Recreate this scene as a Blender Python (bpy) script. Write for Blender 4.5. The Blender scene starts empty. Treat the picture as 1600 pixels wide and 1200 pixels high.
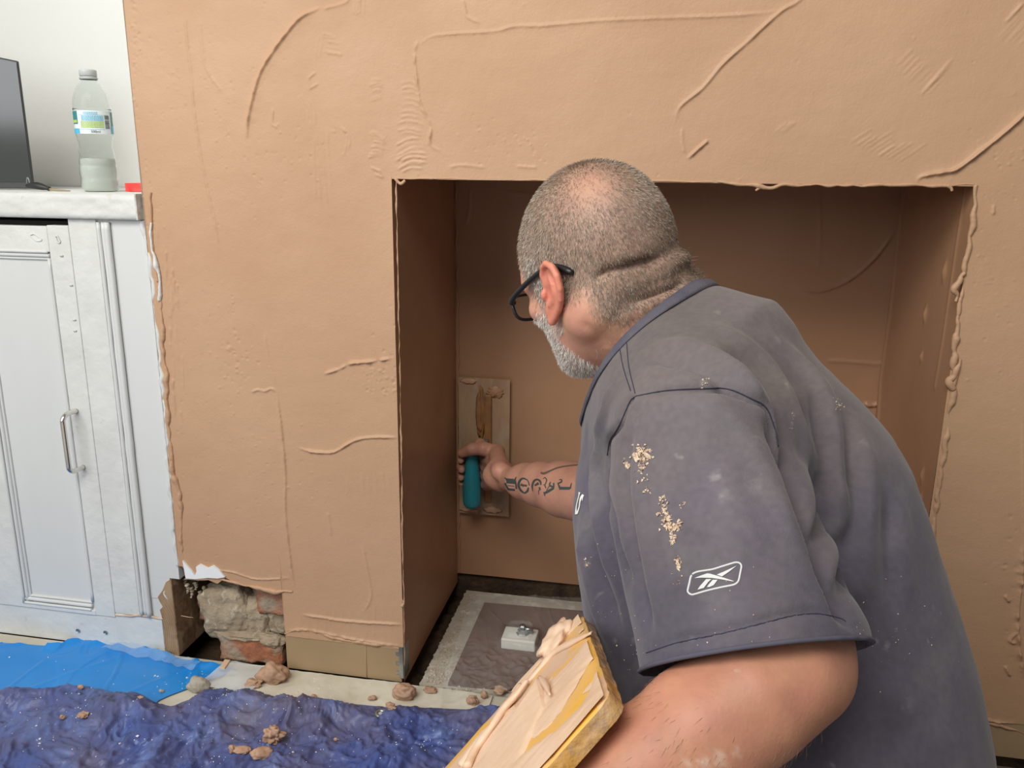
import bpy, bmesh, math, random
import numpy as np
from mathutils import Vector, Matrix
from mathutils.bvhtree import BVHTree
random.seed(7)
S = bpy.context.scene
COL = S.collection

# ------------------------------------------------------------------ camera
F_PX, PITCH, YAW, ROLL = 1303.0, 0.2523, 0.1864, 0.0103
CAM = np.array([0.0, -1.3316, 0.95])
_cy, _sy, _cp, _sp = math.cos(YAW), math.sin(YAW), math.cos(PITCH), math.sin(PITCH)
FW = np.array([-_sy*_cp, _cy*_cp, -_sp]); _R = np.array([_cy, _sy, 0.0]); _U = np.cross(_R, FW)
RT = _R*math.cos(ROLL) + _U*math.sin(ROLL); UP = -_R*math.sin(ROLL) + _U*math.cos(ROLL)
cd = bpy.data.cameras.new('camera'); cam = bpy.data.objects.new('camera', cd); COL.objects.link(cam)
cd.sensor_width = 36.0; cd.lens = F_PX/1600*36.0; cd.clip_start = 0.02
M = Matrix(((RT[0], UP[0], -FW[0], CAM[0]), (RT[1], UP[1], -FW[1], CAM[1]), (RT[2], UP[2], -FW[2], CAM[2]), (0, 0, 0, 1)))
cam.matrix_world = M
S.camera = cam

# ------------------------------------------------------------------ light: soft daylight in the room, window high behind and to the left
S.view_settings.view_transform = 'Standard'; S.view_settings.look = 'None'
S.view_settings.gamma = 1.0; S.view_settings.use_curve_mapping = False
S.view_settings.exposure = 0.0
W = bpy.data.worlds.new('world'); S.world = W; W.use_nodes = True
W.node_tree.nodes['Background'].inputs[0].default_value = (0.93, 0.97, 1.0, 1)
W.node_tree.nodes['Background'].inputs[1].default_value = 0.23
def area(name, loc, target, sx, sy, energy, color):
    l = bpy.data.lights.new(name, 'AREA'); l.shape = 'RECTANGLE'; l.size = sx; l.size_y = sy; l.energy = energy; l.color = color
    o = bpy.data.objects.new(name, l); COL.objects.link(o); o.location = loc
    o.rotation_euler = (Vector(target)-Vector(loc)).to_track_quat('-Z', 'Y').to_euler()
    return o
area('window_light', (-1.6, -2.2, 1.75), (-0.1, 0, 0.55), 1.3, 1.4, 36, (0.94, 0.975, 1.0))
area('overhead_area_light', (-0.50, -1.8, 2.45), (0.05, 0, 0.7), 1.5, 0.8, 42, (1.0, 0.965, 0.91))  # unseen warm overhead light, added to brighten the wall and right cheek

# ------------------------------------------------------------------ helpers
def ray(px, py): return FW + RT*((px-800)/F_PX) - UP*((py-600)/F_PX)
def P(px, py, D): return CAM + ray(px, py)*D                     # point at a depth along the lens axis
def onY(px, py, Y=0.0): v = ray(px, py); return CAM + v*((Y-CAM[1])/v[1])
def onZ(px, py, Z=0.0): v = ray(px, py); return CAM + v*((Z-CAM[2])/v[2])
def tag(o, label=None, cat=None, group=None, kind=None):
    if label: o['label'] = label
    if cat: o['category'] = cat
    if group: o['group'] = group
    if kind: o['kind'] = kind
    return o
def mesh_obj(name, verts, faces, mat=None, parent=None, smooth=True, kind=None):
    me = bpy.data.meshes.new(name)
    if isinstance(faces, np.ndarray):
        verts = np.asarray(verts, float); faces = np.asarray(faces, np.int64)
        n = len(faces); k = faces.shape[1]
        me.vertices.add(len(verts)); me.vertices.foreach_set('co', verts.astype(np.float32).ravel())
        me.loops.add(n*k); me.loops.foreach_set('vertex_index', faces.astype(np.int32).ravel())
        me.polygons.add(n); me.polygons.foreach_set('loop_start', np.arange(0, n*k, k, dtype=np.int32))
        me.polygons.foreach_set('loop_total', np.full(n, k, np.int32))
        me.update(calc_edges=True); me.validate()
    else:
        me.from_pydata([tuple(v) for v in verts], [], faces)
    me.polygons.foreach_set('use_smooth', np.full(len(me.polygons), smooth))
    me.update()
    o = bpy.data.objects.new(name, me); COL.objects.link(o)
    if mat: me.materials.append(mat)
    if parent: o.parent = parent
    if kind: o['kind'] = kind
    return o
def set_color(o, cols, name='Col'):
    a = o.data.color_attributes.new(name, 'FLOAT_COLOR', 'POINT')
    c = np.ones((len(o.data.vertices), 4), np.float32); c[:, :3] = cols
    a.data.foreach_set('color', c.ravel())
def empty(name, loc=(0, 0, 0), label=None, cat=None, group=None):
    o = bpy.data.objects.new(name, None); COL.objects.link(o); o.location = loc; o.empty_display_size = 0.02
    return tag(o, label, cat, group)
def keep(o, parent):                                             # parent, keep world placement (parents are unrotated empties)
    o.parent = parent; o.location = Vector(o.location) - Vector(parent.location); return o
def bm_obj(name, bm, mat=None, parent=None, smooth=False, kind=None):
    me = bpy.data.meshes.new(name); bmesh.ops.recalc_face_normals(bm, faces=bm.faces); bm.to_mesh(me); bm.free()
    me.polygons.foreach_set('use_smooth', np.full(len(me.polygons), smooth))
    o = bpy.data.objects.new(name, me); COL.objects.link(o)
    if mat: me.materials.append(mat)
    if parent: o.parent = parent
    if kind: o['kind'] = kind
    return o
def bev(bm, w, seg=2):
    if w > 0: bmesh.ops.bevel(bm, geom=list(bm.edges), offset=w, segments=seg, affect='EDGES', profile=0.5)
def box(x0, x1, y0, y1, z0, z1, w=0.0, bm=None, seg=2):
    b = bmesh.new()
    vs = [b.verts.new((x, y, z)) for x in (x0, x1) for y in (y0, y1) for z in (z0, z1)]
    for q in ((0, 1, 3, 2), (4, 6, 7, 5), (0, 4, 5, 1), (2, 3, 7, 6), (0, 2, 6, 4), (1, 5, 7, 3)): b.faces.new([vs[i] for i in q])
    bmesh.ops.recalc_face_normals(b, faces=b.faces)
    bev(b, w, seg)
    if bm is not None:
        me = bpy.data.meshes.new('t'); b.to_mesh(me); b.free(); bm.from_mesh(me); bpy.data.meshes.remove(me); return bm
    return b
def hexa(pts, w=0.0, seg=2):                                     # 8 points: 4 of one side, 4 of the other, same order
    b = bmesh.new(); vs = [b.verts.new(p) for p in pts]
    for q in ((0, 1, 2, 3), (7, 6, 5, 4), (0, 4, 5, 1), (1, 5, 6, 2), (2, 6, 7, 3), (3, 7, 4, 0)): b.faces.new([vs[i] for i in q])
    bmesh.ops.recalc_face_normals(b, faces=b.faces); bev(b, w, seg); return b
# --- numpy gradient noise
_rng = np.random.RandomState(3)
_perm = _rng.permutation(256); _perm = np.concatenate([_perm, _perm, _perm])
_g3 = _rng.normal(size=(256, 3)); _g3 /= np.linalg.norm(_g3, axis=1)[:, None]
def noise(p):
    p = np.asarray(p, float); i = np.floor(p).astype(int); f = p - i; u = f*f*f*(f*(f*6-15)+10); i &= 255; r = 0
    for dx in (0, 1):
        for dy in (0, 1):
            for dz in (0, 1):
                h = _perm[_perm[_perm[(i[:, 0]+dx) & 255]+((i[:, 1]+dy) & 255)]+((i[:, 2]+dz) & 255)]
                d = ((f-[dx, dy, dz])*_g3[h]).sum(1)
                w = (u[:, 0] if dx else 1-u[:, 0])*(u[:, 1] if dy else 1-u[:, 1])*(u[:, 2] if dz else 1-u[:, 2])
                r = r + w*d
    return r
def fbm(p, o=4, g=0.5):
    a = 1.0; s = 0; p = np.asarray(p, float)
    for k in range(o): s = s + a*noise(p+17.3*k); p = p*2.03; a *= g
    return s
def smooth_path(pts, n=6):                                       # Catmull-Rom
    pts = [np.asarray(p, float) for p in pts]
    if len(pts) < 3: return np.array(pts)
    q = [2*pts[0]-pts[1]]+pts+[2*pts[-1]-pts[-2]]; out = []
    for i in range(1, len(q)-2):
        for k in range(n):
            t = k/n; a, b, c, d = q[i-1], q[i], q[i+1], q[i+2]
            out.append(0.5*((2*b)+(-a+c)*t+(2*a-5*b+4*c-d)*t*t+(-a+3*b-3*c+d)*t**3))
    out.append(pts[-1]); return np.array(out)
def tube(pts, r, seg=8, caps=True, flat=None):                   # returns verts, faces; r scalar or per point
    pts = np.asarray(pts, float); n = len(pts); r = np.full(n, r) if np.isscalar(r) else np.asarray(r)
    t = np.gradient(pts, axis=0); t /= np.linalg.norm(t, axis=1)[:, None]+1e-12
    up = np.array([0, 0, 1.0]) if abs(t[0][2]) < 0.9 else np.array([1.0, 0, 0])
    V = []; a = np.cross(t[0], up); a /= np.linalg.norm(a)
    for i in range(n):
        a = a - t[i]*(a@t[i]); a /= np.linalg.norm(a); b = np.cross(t[i], a)
        for k in range(seg):
            th = 2*math.pi*k/seg; V.append(pts[i]+r[i]*(a*math.cos(th)+b*math.sin(th)))
    Fc = [(i*seg+k, i*seg+(k+1) % seg, (i+1)*seg+(k+1) % seg, (i+1)*seg+k) for i in range(n-1) for k in range(seg)]
    if caps: Fc += [tuple(range(seg))[::-1], tuple((n-1)*seg+k for k in range(seg))]
    return [tuple(v) for v in V], Fc
def merge(parts):
    V, Fc = [], []
    for v, f in parts:
        o = len(V); V += [tuple(x) for x in v]; Fc += [tuple(i+o for i in q) for q in f]
    return V, Fc
def lathe(prof, seg=32, center=(0, 0, 0), mod=None):             # prof: (r,z)
    V = []; cx, cy, cz = center
    for (r, z) in prof:
        for k in range(seg):
            th = 2*math.pi*k/seg; rr = r*(mod(th, z) if mod else 1)
            V.append((cx+rr*math.cos(th), cy+rr*math.sin(th), cz+z))
    n = len(prof)
    Fc = [(i*seg+k, i*seg+(k+1) % seg, (i+1)*seg+(k+1) % seg, (i+1)*seg+k) for i in range(n-1) for k in range(seg)]
    return V, Fc

# ------------------------------------------------------------------ materials
def mat(name, color, rough=0.6, metal=0.0, spec=0.5, var=None, vscale=8, bump=0, bscale=60, bdist=0.002, trans=0, ior=1.45, sss=0, alpha=1,
        vcol=False, var2=None, v2scale=30, v2thr=(0.55, 0.62), coat=0, stretch=None, detail=4, rvar=0, sheen=0, ridged=None):
    m = bpy.data.materials.new(name); m.use_nodes = True; nt = m.node_tree; N = nt.nodes; L = nt.links
    b = N['Principled BSDF']; b.inputs['Roughness'].default_value = rough; b.inputs['Metallic'].default_value = metal
    b.inputs['Specular IOR Level'].default_value = spec; b.inputs['IOR'].default_value = ior
    b.inputs['Transmission Weight'].default_value = trans; b.inputs['Alpha'].default_value = alpha
    b.inputs['Coat Weight'].default_value = coat
    if sheen: b.inputs['Sheen Weight'].default_value = sheen; b.inputs['Sheen Roughness'].default_value = 0.5
    if sss:
        b.inputs['Subsurface Weight'].default_value = sss; b.inputs['Subsurface Radius'].default_value = (0.012, 0.004, 0.002); b.inputs['Subsurface Scale'].default_value = 1.0
    tc = N.new('ShaderNodeTexCoord'); src = tc.outputs['Object']
    if stretch:
        mp = N.new('ShaderNodeMapping'); mp.inputs['Scale'].default_value = stretch; L.new(src, mp.inputs[0]); src = mp.outputs[0]
    def noi(scale, det=detail):
        n = N.new('ShaderNodeTexNoise'); n.inputs['Scale'].default_value = scale; n.inputs['Detail'].default_value = det
        L.new(src, n.inputs['Vector']); return n.outputs[0]
    col = None
    if vcol:
        a = N.new('ShaderNodeVertexColor'); a.layer_name = 'Col'; col = a.outputs[0]
    else:
        rgb = N.new('ShaderNodeRGB'); rgb.outputs[0].default_value = (*color, 1); col = rgb.outputs[0]
    def mix(fac, a, bcol, mode='MIX'):
        x = N.new('ShaderNodeMix'); x.data_type = 'RGBA'; x.blend_type = mode
        L.new(fac, x.inputs[0]); L.new(a, x.inputs[6])
        if isinstance(bcol, tuple): x.inputs[7].default_value = (*bcol, 1)
        else: L.new(bcol, x.inputs[7])
        return x.outputs[2]
    def ramp(v, lo, hi):
        r = N.new('ShaderNodeMapRange'); r.inputs[1].default_value = lo; r.inputs[2].default_value = hi; L.new(v, r.inputs[0]); return r.outputs[0]
    if var: col = mix(ramp(noi(vscale), 0.35, 0.68), col, var)
    if var2: col = mix(ramp(noi(v2scale), *v2thr), col, var2)
    L.new(col, b.inputs['Base Color'])
    if rvar:
        r = N.new('ShaderNodeMapRange'); r.inputs[1].default_value = 0.35; r.inputs[2].default_value = 0.65
        r.inputs[3].default_value = rough-rvar; r.inputs[4].default_value = rough+rvar; L.new(noi(vscale*2), r.inputs[0]); L.new(r.outputs[0], b.inputs['Roughness'])
    if ridged:
        rn = N.new('ShaderNodeTexNoise'); rn.noise_type = 'RIDGED_MULTIFRACTAL'; rn.inputs['Scale'].default_value = ridged[0]; rn.inputs['Detail'].default_value = 3; rn.inputs['Distortion'].default_value = 0.6; L.new(src, rn.inputs['Vector'])
        rb = N.new('ShaderNodeBump'); rb.inputs['Strength'].default_value = 1.0; rb.inputs['Distance'].default_value = ridged[1]; L.new(rn.outputs[0], rb.inputs['Height']); L.new(rb.outputs[0], b.inputs['Normal'])
    if bump:
        bp = N.new('ShaderNodeBump'); bp.inputs['Strength'].default_value = bump; bp.inputs['Distance'].default_value = bdist
        L.new(noi(bscale, 5), bp.inputs['Height']); L.new(bp.outputs[0], b.inputs['Normal'])
        if ridged: L.new(rb.outputs[0], bp.inputs['Normal'])
    return m
PLASTER = mat('fresh_plaster', (0.555, 0.345, 0.208), 0.5, spec=0.35, var=(0.495, 0.295, 0.172), vscale=3.0, bump=0.35, bscale=260, bdist=0.0012, rvar=0.08)
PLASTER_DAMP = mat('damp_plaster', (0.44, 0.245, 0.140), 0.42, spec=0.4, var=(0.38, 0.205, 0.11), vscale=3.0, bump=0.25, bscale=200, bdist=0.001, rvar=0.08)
PLASTER_LUMP = mat('plaster_lump', (0.60, 0.37, 0.24), 0.6, var=(0.48, 0.29, 0.18), vscale=40, bump=0.4, bscale=180, bdist=0.002)
WHITE_WALL = mat('white_emulsion', (0.80, 0.795, 0.75), 0.6, var=(0.77, 0.765, 0.72), vscale=2, bump=0.15, bscale=60, bdist=0.001)
GLOSS = mat('white_gloss_paint', (0.68, 0.685, 0.66), 0.34, var=(0.63, 0.635, 0.605), vscale=5, bump=0.25, bscale=28, bdist=0.003, stretch=(1, 1, 0.25))
GLOSS_ROUGH = mat('lumpy_white_paint', (0.71, 0.71, 0.67), 0.38, var=(0.64, 0.64, 0.60), vscale=14, bump=0.6, bscale=38, bdist=0.004, var2=(0.62, 0.60, 0.54), v2scale=40, v2thr=(0.66, 0.70))
DARK = mat('dark_void', (0.02, 0.016, 0.012), 0.9)
DIRT = mat('dark_soil', (0.11, 0.065, 0.035), 0.95, var=(0.04, 0.024, 0.014), vscale=25, bump=1, bscale=60, bdist=0.008)
BOARD = mat('brown_paper_board', (0.40, 0.275, 0.15), 0.75, var=(0.34, 0.235, 0.13), vscale=6, bump=0.15, bscale=90, bdist=0.001, var2=(0.62, 0.47, 0.33), v2scale=35, v2thr=(0.72, 0.74))
STONE = mat('mortared_stone', (0.40, 0.315, 0.215), 0.9, var=(0.27, 0.20, 0.13), vscale=35, bump=1, bscale=70, bdist=0.006, var2=(0.52, 0.45, 0.34), v2scale=70, v2thr=(0.55, 0.70))
BRICK = mat('old_orange_brick', (0.42, 0.155, 0.07), 0.9, var=(0.26, 0.10, 0.055), vscale=35, bump=1, bscale=80, bdist=0.005, var2=(0.36, 0.28, 0.20), v2scale=22, v2thr=(0.45, 0.62))
RAWWOOD = mat('rough_sawn_wood', (0.36, 0.22, 0.115), 0.8, var=(0.22, 0.125, 0.06), vscale=30, bump=0.5, bscale=60, stretch=(0.35, 3, 3), var2=(0.46, 0.31, 0.18), v2scale=8)
FLOORM = mat('dusty_cream_floor', (0.60, 0.56, 0.45), 0.75, var=(0.50, 0.455, 0.36), vscale=9, bump=0.4, bscale=70, bdist=0.002, var2=(0.42, 0.33, 0.24), v2scale=24, v2thr=(0.62, 0.72))
SLAB = mat('dusty_concrete', (0.52, 0.475, 0.385), 0.9, var=(0.38, 0.33, 0.255), vscale=14, bump=0.6, bscale=90, bdist=0.003, var2=(0.60, 0.56, 0.47), v2scale=30, v2thr=(0.55, 0.65))
TILE = mat('brown_hearth_tile', (0.17, 0.085, 0.055), 0.6, var=(0.11, 0.055, 0.035), vscale=14, bump=0.3, bscale=60, bdist=0.002)
CHROME = mat('chrome', (0.72, 0.70, 0.66), 0.18, metal=1)
STEEL = mat('galvanised_steel', (0.42, 0.44, 0.42), 0.35, metal=0.9, var=(0.30, 0.31, 0.30), vscale=60)

# ------------------------------------------------------------------ plaster relief on the chimney breast (all lengths in metres on the wall)
def wp(a, b, Y=0.0): q = onY(a, b, Y); return (q[0], q[2])
def seg_dist(X, Z, pts):                                          # distance, signed side, arclength to a polyline
    best = np.full(X.shape, 1e9); side = np.zeros(X.shape); al = np.zeros(X.shape); L = 0
    for (x0, z0), (x1, z1) in zip(pts[:-1], pts[1:]):
        dx, dz = x1-x0, z1-z0; l2 = dx*dx+dz*dz+1e-12; t = np.clip(((X-x0)*dx+(Z-z0)*dz)/l2, 0, 1)
        ex, ez = X-x0-t*dx, Z-z0-t*dz; d = np.hypot(ex, ez); s = np.sign(dx*(Z-z0)-dz*(X-x0)); m = d < best
        best = np.where(m, d, best); side = np.where(m, s, side); al = np.where(m, L+t*math.sqrt(l2), al); L += math.sqrt(l2)
    return best, side, al, L
FEATS = []
def ridge(px, h, wl, wr, Y=0.0, sm=5, taper=True, rough=0.35):     # sharp on one side, feathered on the other
    FEATS.append((Y, smooth_path([wp(a, b, Y) for a, b in px], sm), h, wl, wr, taper, rough))
def apply_relief(X, Z, Y=0.0):
    H = np.zeros(X.shape)
    for (fy, pts, h, wl, wr, taper, rough) in FEATS:
        if fy != Y: continue
        m = 3*max(wl, wr)+0.005
        k = np.where((X > pts[:, 0].min()-m) & (X < pts[:, 0].max()+m) & (Z > pts[:, 1].min()-m) & (Z < pts[:, 1].max()+m))
        if len(k[0]) == 0: continue
        x, z = X[k], Z[k]
        j = 0.0012*noise(np.stack([x*160, z*160, x*0+3], 1))
        d, s, al, L = seg_dist(x+j, z+j, pts)
        w = np.where(s > 0, wl, wr); wn = min(wl, wr)
        a = 1.25*h*(0.72*np.exp(-(d/(0.0014+0.25*wn))**2)+0.28*np.exp(-(d/w)**1.5))
        if taper: a = a*np.clip(np.minimum(al, L-al)/(0.12*L+1e-6), 0.05, 1)
        a = a*(1+rough*2*noise(np.stack([al*70, al*0+h*1000, al*0], 1)))
        H[k] += a
    return H
T = 0.0016
ridge([(500, 12), (470, 28), (446, 55), (424, 85), (406, 116), (396, 150), (388, 185), (385, 218)], 0.0050, 0.010, 0.0022, sm=6)
ridge([(505, 14), (540, 4), (548, -10)], 0.0012, T, 0.006)
ridge([(288, -10), (291, 50), (298, 110), (303, 170), (313, 240), (325, 300), (336, 350), (343, 405)], 0.0013, 0.004, 0.0012)
ridge([(312, 30), (318, 90), (330, 120), (350, 145)], 0.0009, 0.002, 0.008)
ridge([(650, 75), (672, 58), (706, 53), (770, 49), (806, 41), (850, 40), (930, 33), (1040, 28), (1130, 25), (1195, 20), (1222, 16)], 0.0016, 0.0016, 0.006)
ridge([(1262, -12), (1245, 4), (1222, 17), (1190, 45), (1168, 66), (1130, 100), (1098, 138), (1064, 166), (1054, 190)], 0.0026, 0.0018, 0.006)
ridge([(1066, 200), (1067, 228), (1072, 240)], 0.0009, 0.0015, 0.004)
ridge([(1104, 222), (1092, 232), (1077, 246)], 0.0042, 0.0016, 0.0018, taper=False, rough=0.9)
ridge([(1612, 168), (1570, 206), (1530, 238), (1495, 264), (1470, 270), (1440, 276), (1432, 286)], 0.0052, 0.0025, 0.008)
ridge([(1600, 4), (1576, 30), (1570, 34)], 0.0015, 0.0016, 0.004)
ridge([(655, 60), (648, 78), (648, 100), (652, 130), (656, 160), (672, 196), (672, 225), (690, 238)], 0.0018, 0.003, 0.0015, rough=0.9)
ridge([(722, -4), (726, 10), (730, 26), (750, 36)], 0.0012, 0.0015, 0.004)
ridge([(466, 700), (492, 706), (522, 706), (545, 693), (562, 686), (590, 683), (622, 684)], 0.0034, 0.003, 0.0016)
ridge([(392, 613), (404, 609), (414, 611), (424, 607), (432, 612)], 0.0018, T, 0.003)
ridge([(432, 608), (436, 640), (440, 670), (446, 740), (446, 800), (452, 860), (460, 922)], 0.0026, 0.0014, 0.008)
ridge([(414, 520), (420, 560), (432, 600)], 0.0008, 0.0015, 0.006)
ridge([(505, 585), (530, 577), (548, 568), (580, 565), (612, 560)], 0.0028, 0.004, 0.002, rough=1.5)
ridge([(288, 902), (350, 892), (400, 905), (455, 903)], 0.0018, 0.006, 0.002)
ridge([(470, 960), (500, 964), (540, 970), (630, 976)], 0.0030, 0.0022, 0.006)
ridge([(448, 985), (480, 984), (520, 992), (560, 1000), (628, 1010)], 0.0030, 0.006, 0.002, rough=1.2)
ridge([(566, 850), (572, 880), (580, 930), (568, 958)], 0.0012, 0.0015, 0.005)
ridge([(512, 800), (518, 838)], 0.0010, 0.0014, 0.003)
ridge([(494, 112), (482, 122), (485, 138), (498, 130)], 0.0012, 0.0012, 0.0012, sm=1)
ridge([(426, 168), (425, 195), (434, 200)], 0.0013, 0.0012, 0.0012, sm=1)
ridge([(578, 261), (594, 268), (597, 277), (585, 272)], 0.0013, 0.0012, 0.0014, sm=1)
ridge([(700, 262), (722, 258), (760, 262)], 0.0009, T, 0.003)
ridge([(806, 260), (840, 262)], 0.0009, T, 0.003)
ridge([(1597, 850), (1596, 900), (1590, 960), (1592, 1010), (1600, 1060)], 0.004, 0.002, 0.006, rough=1)
ridge([(1590, 985), (1578, 1000), (1588, 1006)], 0.003, 0.002, 0.003)
ridge([(1570, 930), (1577, 940)], 0.004, 0.002, 0.002); ridge([(1570, 1040), (1578, 1056)], 0.004, 0.002, 0.002)
ridge([(1535, 1122), (1560, 1128), (1600, 1138)], 0.0035, 0.006, 0.002, rough=1)
ridge([(1595, 980), (1600, 880), (1598, 640)], 0.0008, 0.002, 0.006)
ridge([(1553, 320), (1552, 336)], 0.0018, 0.0015, 0.0015)
for k in range(9): ridge([(1530+random.uniform(-4, 4), 412+4*k), (1550+random.uniform(-5, 5), 409+4*k)], 0.0003, 0.0008, 0.0008)
_i0 = len(FEATS)
for k in range(13):                                               # straight trowel scratches, running up to the right
    x0 = 1328+6*k+random.uniform(-3, 3); y0 = 216+2.6*k; l = random.uniform(28, 72)
    ridge([(x0, y0+8), (x0+l*0.8, y0+8-l*0.52)], 0.0007, 0.0009, 0.0009)
for k in range(9):
    x0 = 1398+6*k; ridge([(x0, 105+6*k), (x0+28, 105+6*k-28)], 0.0005, 0.0009, 0.0009)
for k in range(7): ridge([(1436+3*k, 150-3*k), (1480+2*k, 106-3*k)], 0.0006, 0.0009, 0.0009)
for k in range(6): ridge([(1560+5*k, 60+3*k), (1560+5*k+34, 24+3*k)], 0.0005, 0.0009, 0.0009)
for k in range(4): ridge([(1208+5*k, 208), (1230+5*k, 190)], 0.0007, 0.0009, 0.0009)
for k in range(10): ridge([(624-0.6*k, 130+9*k), (640, 127+9*k), (650+2*k, 133+9*k)], 0.0008, 0.0011, 0.0011)
for k in range(11): ridge([(612+k, 232+4.2*k), (640, 218+4.4*k), (668, 219+4.4*k)], 0.0013, 0.0012, 0.0014)
for k in range(8): ridge([(575, 124+5*k), (588, 120+5*k), (597, 124+4*k)], 0.0009, 0.0012, 0.0012)
for k in range(9): ridge([(576, 205+5*k), (592, 210+4*k), (604, 222+3*k)], 0.0011, 0.0012, 0.0012)
for k in range(8): ridge([(492+5*k, 100-7*k), (500+6*k, 45+3*k)] if k < 2 else [(492+2*k, 40+6*k), (512+3*k, 44+6*k), (528, 58+4*k)], 0.0009, 0.0012, 0.0012)
for k in range(5): ridge([(455+6*k, 140+2*k), (468+6*k, 168+2*k), (466+6*k, 205)], 0.0007, 0.0011, 0.0011)
for k in range(5): ridge([(508+6*k, 180+4*k), (526+5*k, 205+3*k), (530+2*k, 248)], 0.0009, 0.0012, 0.0012)
for k in range(6): ridge([(489+5*k, 200), (491+5*k, 250), (494+6*k, 330)], 0.0009, 0.0012, 0.0012)
for k in range(26):                                               # rough trowelled margin beside the cupboard
    y0 = random.uniform(330, 720); x0 = 250+0.1*(y0-350)+random.uniform(-6, 18)
    ridge([(x0, y0), (x0+random.uniform(1, 6), y0+random.uniform(20, 70))], random.uniform(0.0006, 0.0018), 0.0012, 0.0014)
for k in range(4): ridge([(556+4*k, -6), (552+5*k, 22)], 0.0009, 0.0012, 0.0012)
for k in range(7): ridge([(545+10*k, 736), (545+11*k, 780+random.uniform(-12, 25))], 0.0005, 0.001, 0.001)
for k in range(12): ridge([(470+13*k, 955-1*k), (468+13*k, 985+1.8*k)], 0.0006, 0.0012, 0.0012)
for _i in range(_i0, len(FEATS)):                                 # no two scratches alike
    Y_, p_, h_, a_, b_, t_, r_ = FEATS[_i]; n_ = len(p_); c0, c1 = (random.randint(0, n_//4), n_-random.randint(0, n_//4)) if n_ > 5 else (0, n_)
    FEATS[_i] = (Y_, p_[c0:c1]+np.array([random.gauss(0, 0.0012), random.gauss(0, 0.0012)]), h_*random.uniform(0.25, 0.85), a_, b_, t_, 0.8)
def pits(n, cx, cy, sx, sy, s=1.0):
    return [(*wp(cx+random.gauss(0, sx), cy+random.gauss(0, sy)), random.uniform(0.0007, 0.0017)*s, random.choice((-1, -1, 1))*random.uniform(0.6, 1.5)*0.001) for _ in range(n)]
PITS = (pits(50, 270, 110, 25, 45)+pits(90, 330, 620, 40, 120)+pits(50, 590, 590, 22, 18, 1.5)+pits(30, 790, 225, 40, 14)+pits(60, 350, 180, 60, 90)
        + pits(60, 440, 740, 60, 70)+pits(40, 360, 560, 14, 30, 1.6)+pits(40, 1540, 430, 25, 140)+pits(50, 212, 60, 5, 60, 1.4)+pits(40, 232, 330, 10, 80)+pits(30, 1590, 240, 30, 10)
        + pits(40, 450, 240, 40, 20)+pits(30, 620, 560, 6, 60, 1.5)+pits(90, 900, 400, 400, 400)+pits(20, 1585, 900, 10, 60, 2))
def apply_pits(X, Z, H):
    # vertices are on a regular mesh: touch only the near ones
    xs = X.ravel(); zs = Z.ravel(); h = H.ravel(); order = np.argsort(zs, kind='stable'); zz = zs[order]
    for (a, b, r, d) in PITS:
        lo, hi = np.searchsorted(zz, (b-2*r, b+2*r)); k = order[lo:hi]; k = k[np.abs(xs[k]-a) < 2*r]
        if len(k): h[k] += d*np.exp(-((xs[k]-a)**2+(zs[k]-b)**2)/(r*r))
    return h.reshape(H.shape)

XL, XR, ZL, DEP = -0.4535, 0.4245, 0.9325, 0.405
WX0, WX1, WTOP = -0.905, 1.25, 2.4
Q = 0.00175
zr = np.concatenate([np.arange(0.071, ZL, Q), np.arange(ZL, 1.27, Q), np.linspace(1.28, WTOP, 12)])
xl_ = np.arange(WX0, XL-Q*0.5, Q); xl_ = np.append(xl_, XL)
xm_ = np.linspace(XL, XR, int((XR-XL)/Q)); xr_ = np.concatenate([np.arange(XR, 0.70, Q), np.linspace(0.72, WX1, 10)])
def bottom_edge(x):                                               # ragged lower edge left of the bare board
    b = [(285, 885), (296, 902), (318, 903), (340, 912), (352, 903), (372, 912), (392, 918), (430, 921), (441, 924), (443, 955), (445, 984), (447, 990)]
    q = np.array([wp(*p) for p in b]); z = np.interp(x, q[:, 0], q[:, 1])
    z = np.where(x > q[-1, 0], 0.073+0.0015*noise(np.stack([x*90, x*0, x*0+1], 1)), z)
    return z
def patch(xs, zs, zbot=None, xedge=None):
    X, Z = np.meshgrid(xs, zs)
    if zbot is not None:
        zb = zbot(xs); top = 0.32
        f = np.clip((Z-zs[0])/(top-zs[0]), 0, 1); Z = np.where(Z < top, zb[None, :]+(top-zb[None, :])*f, Z)
    H = apply_relief(X, Z); H = apply_pits(X, Z, H)
    p = np.stack([X.ravel(), Z.ravel(), 0*X.ravel()], 1)
    H = H.ravel()+0.0022*noise(p*[5, 5, 1]+9)+0.0006*noise(p*[22, 30, 1]+2)+0.00022*noise(p*[90, 90, 1])
    V = np.stack([X.ravel(), -H, Z.ravel()], 1); n, m = X.shape
    i = np.arange(n*m).reshape(n, m); Fq = np.stack([i[:-1, :-1], i[:-1, 1:], i[1:, 1:], i[1:, :-1]], -1).reshape(-1, 4)
    return V, Fq
pa = [patch(xl_, zr, bottom_edge), patch(xm_, zr[zr >= ZL]), patch(xr_, zr)]
V = []; Fq = []; o_ = 0
for v, f in pa: V.append(v); Fq.append(f+o_); o_ += len(v)
wall_front = mesh_obj('wall_front', np.concatenate(V), np.concatenate(Fq), PLASTER, kind='structure')
tag(wall_front, 'freshly plastered pinkish brown chimney breast around the square fireplace opening', 'wall')

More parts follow.
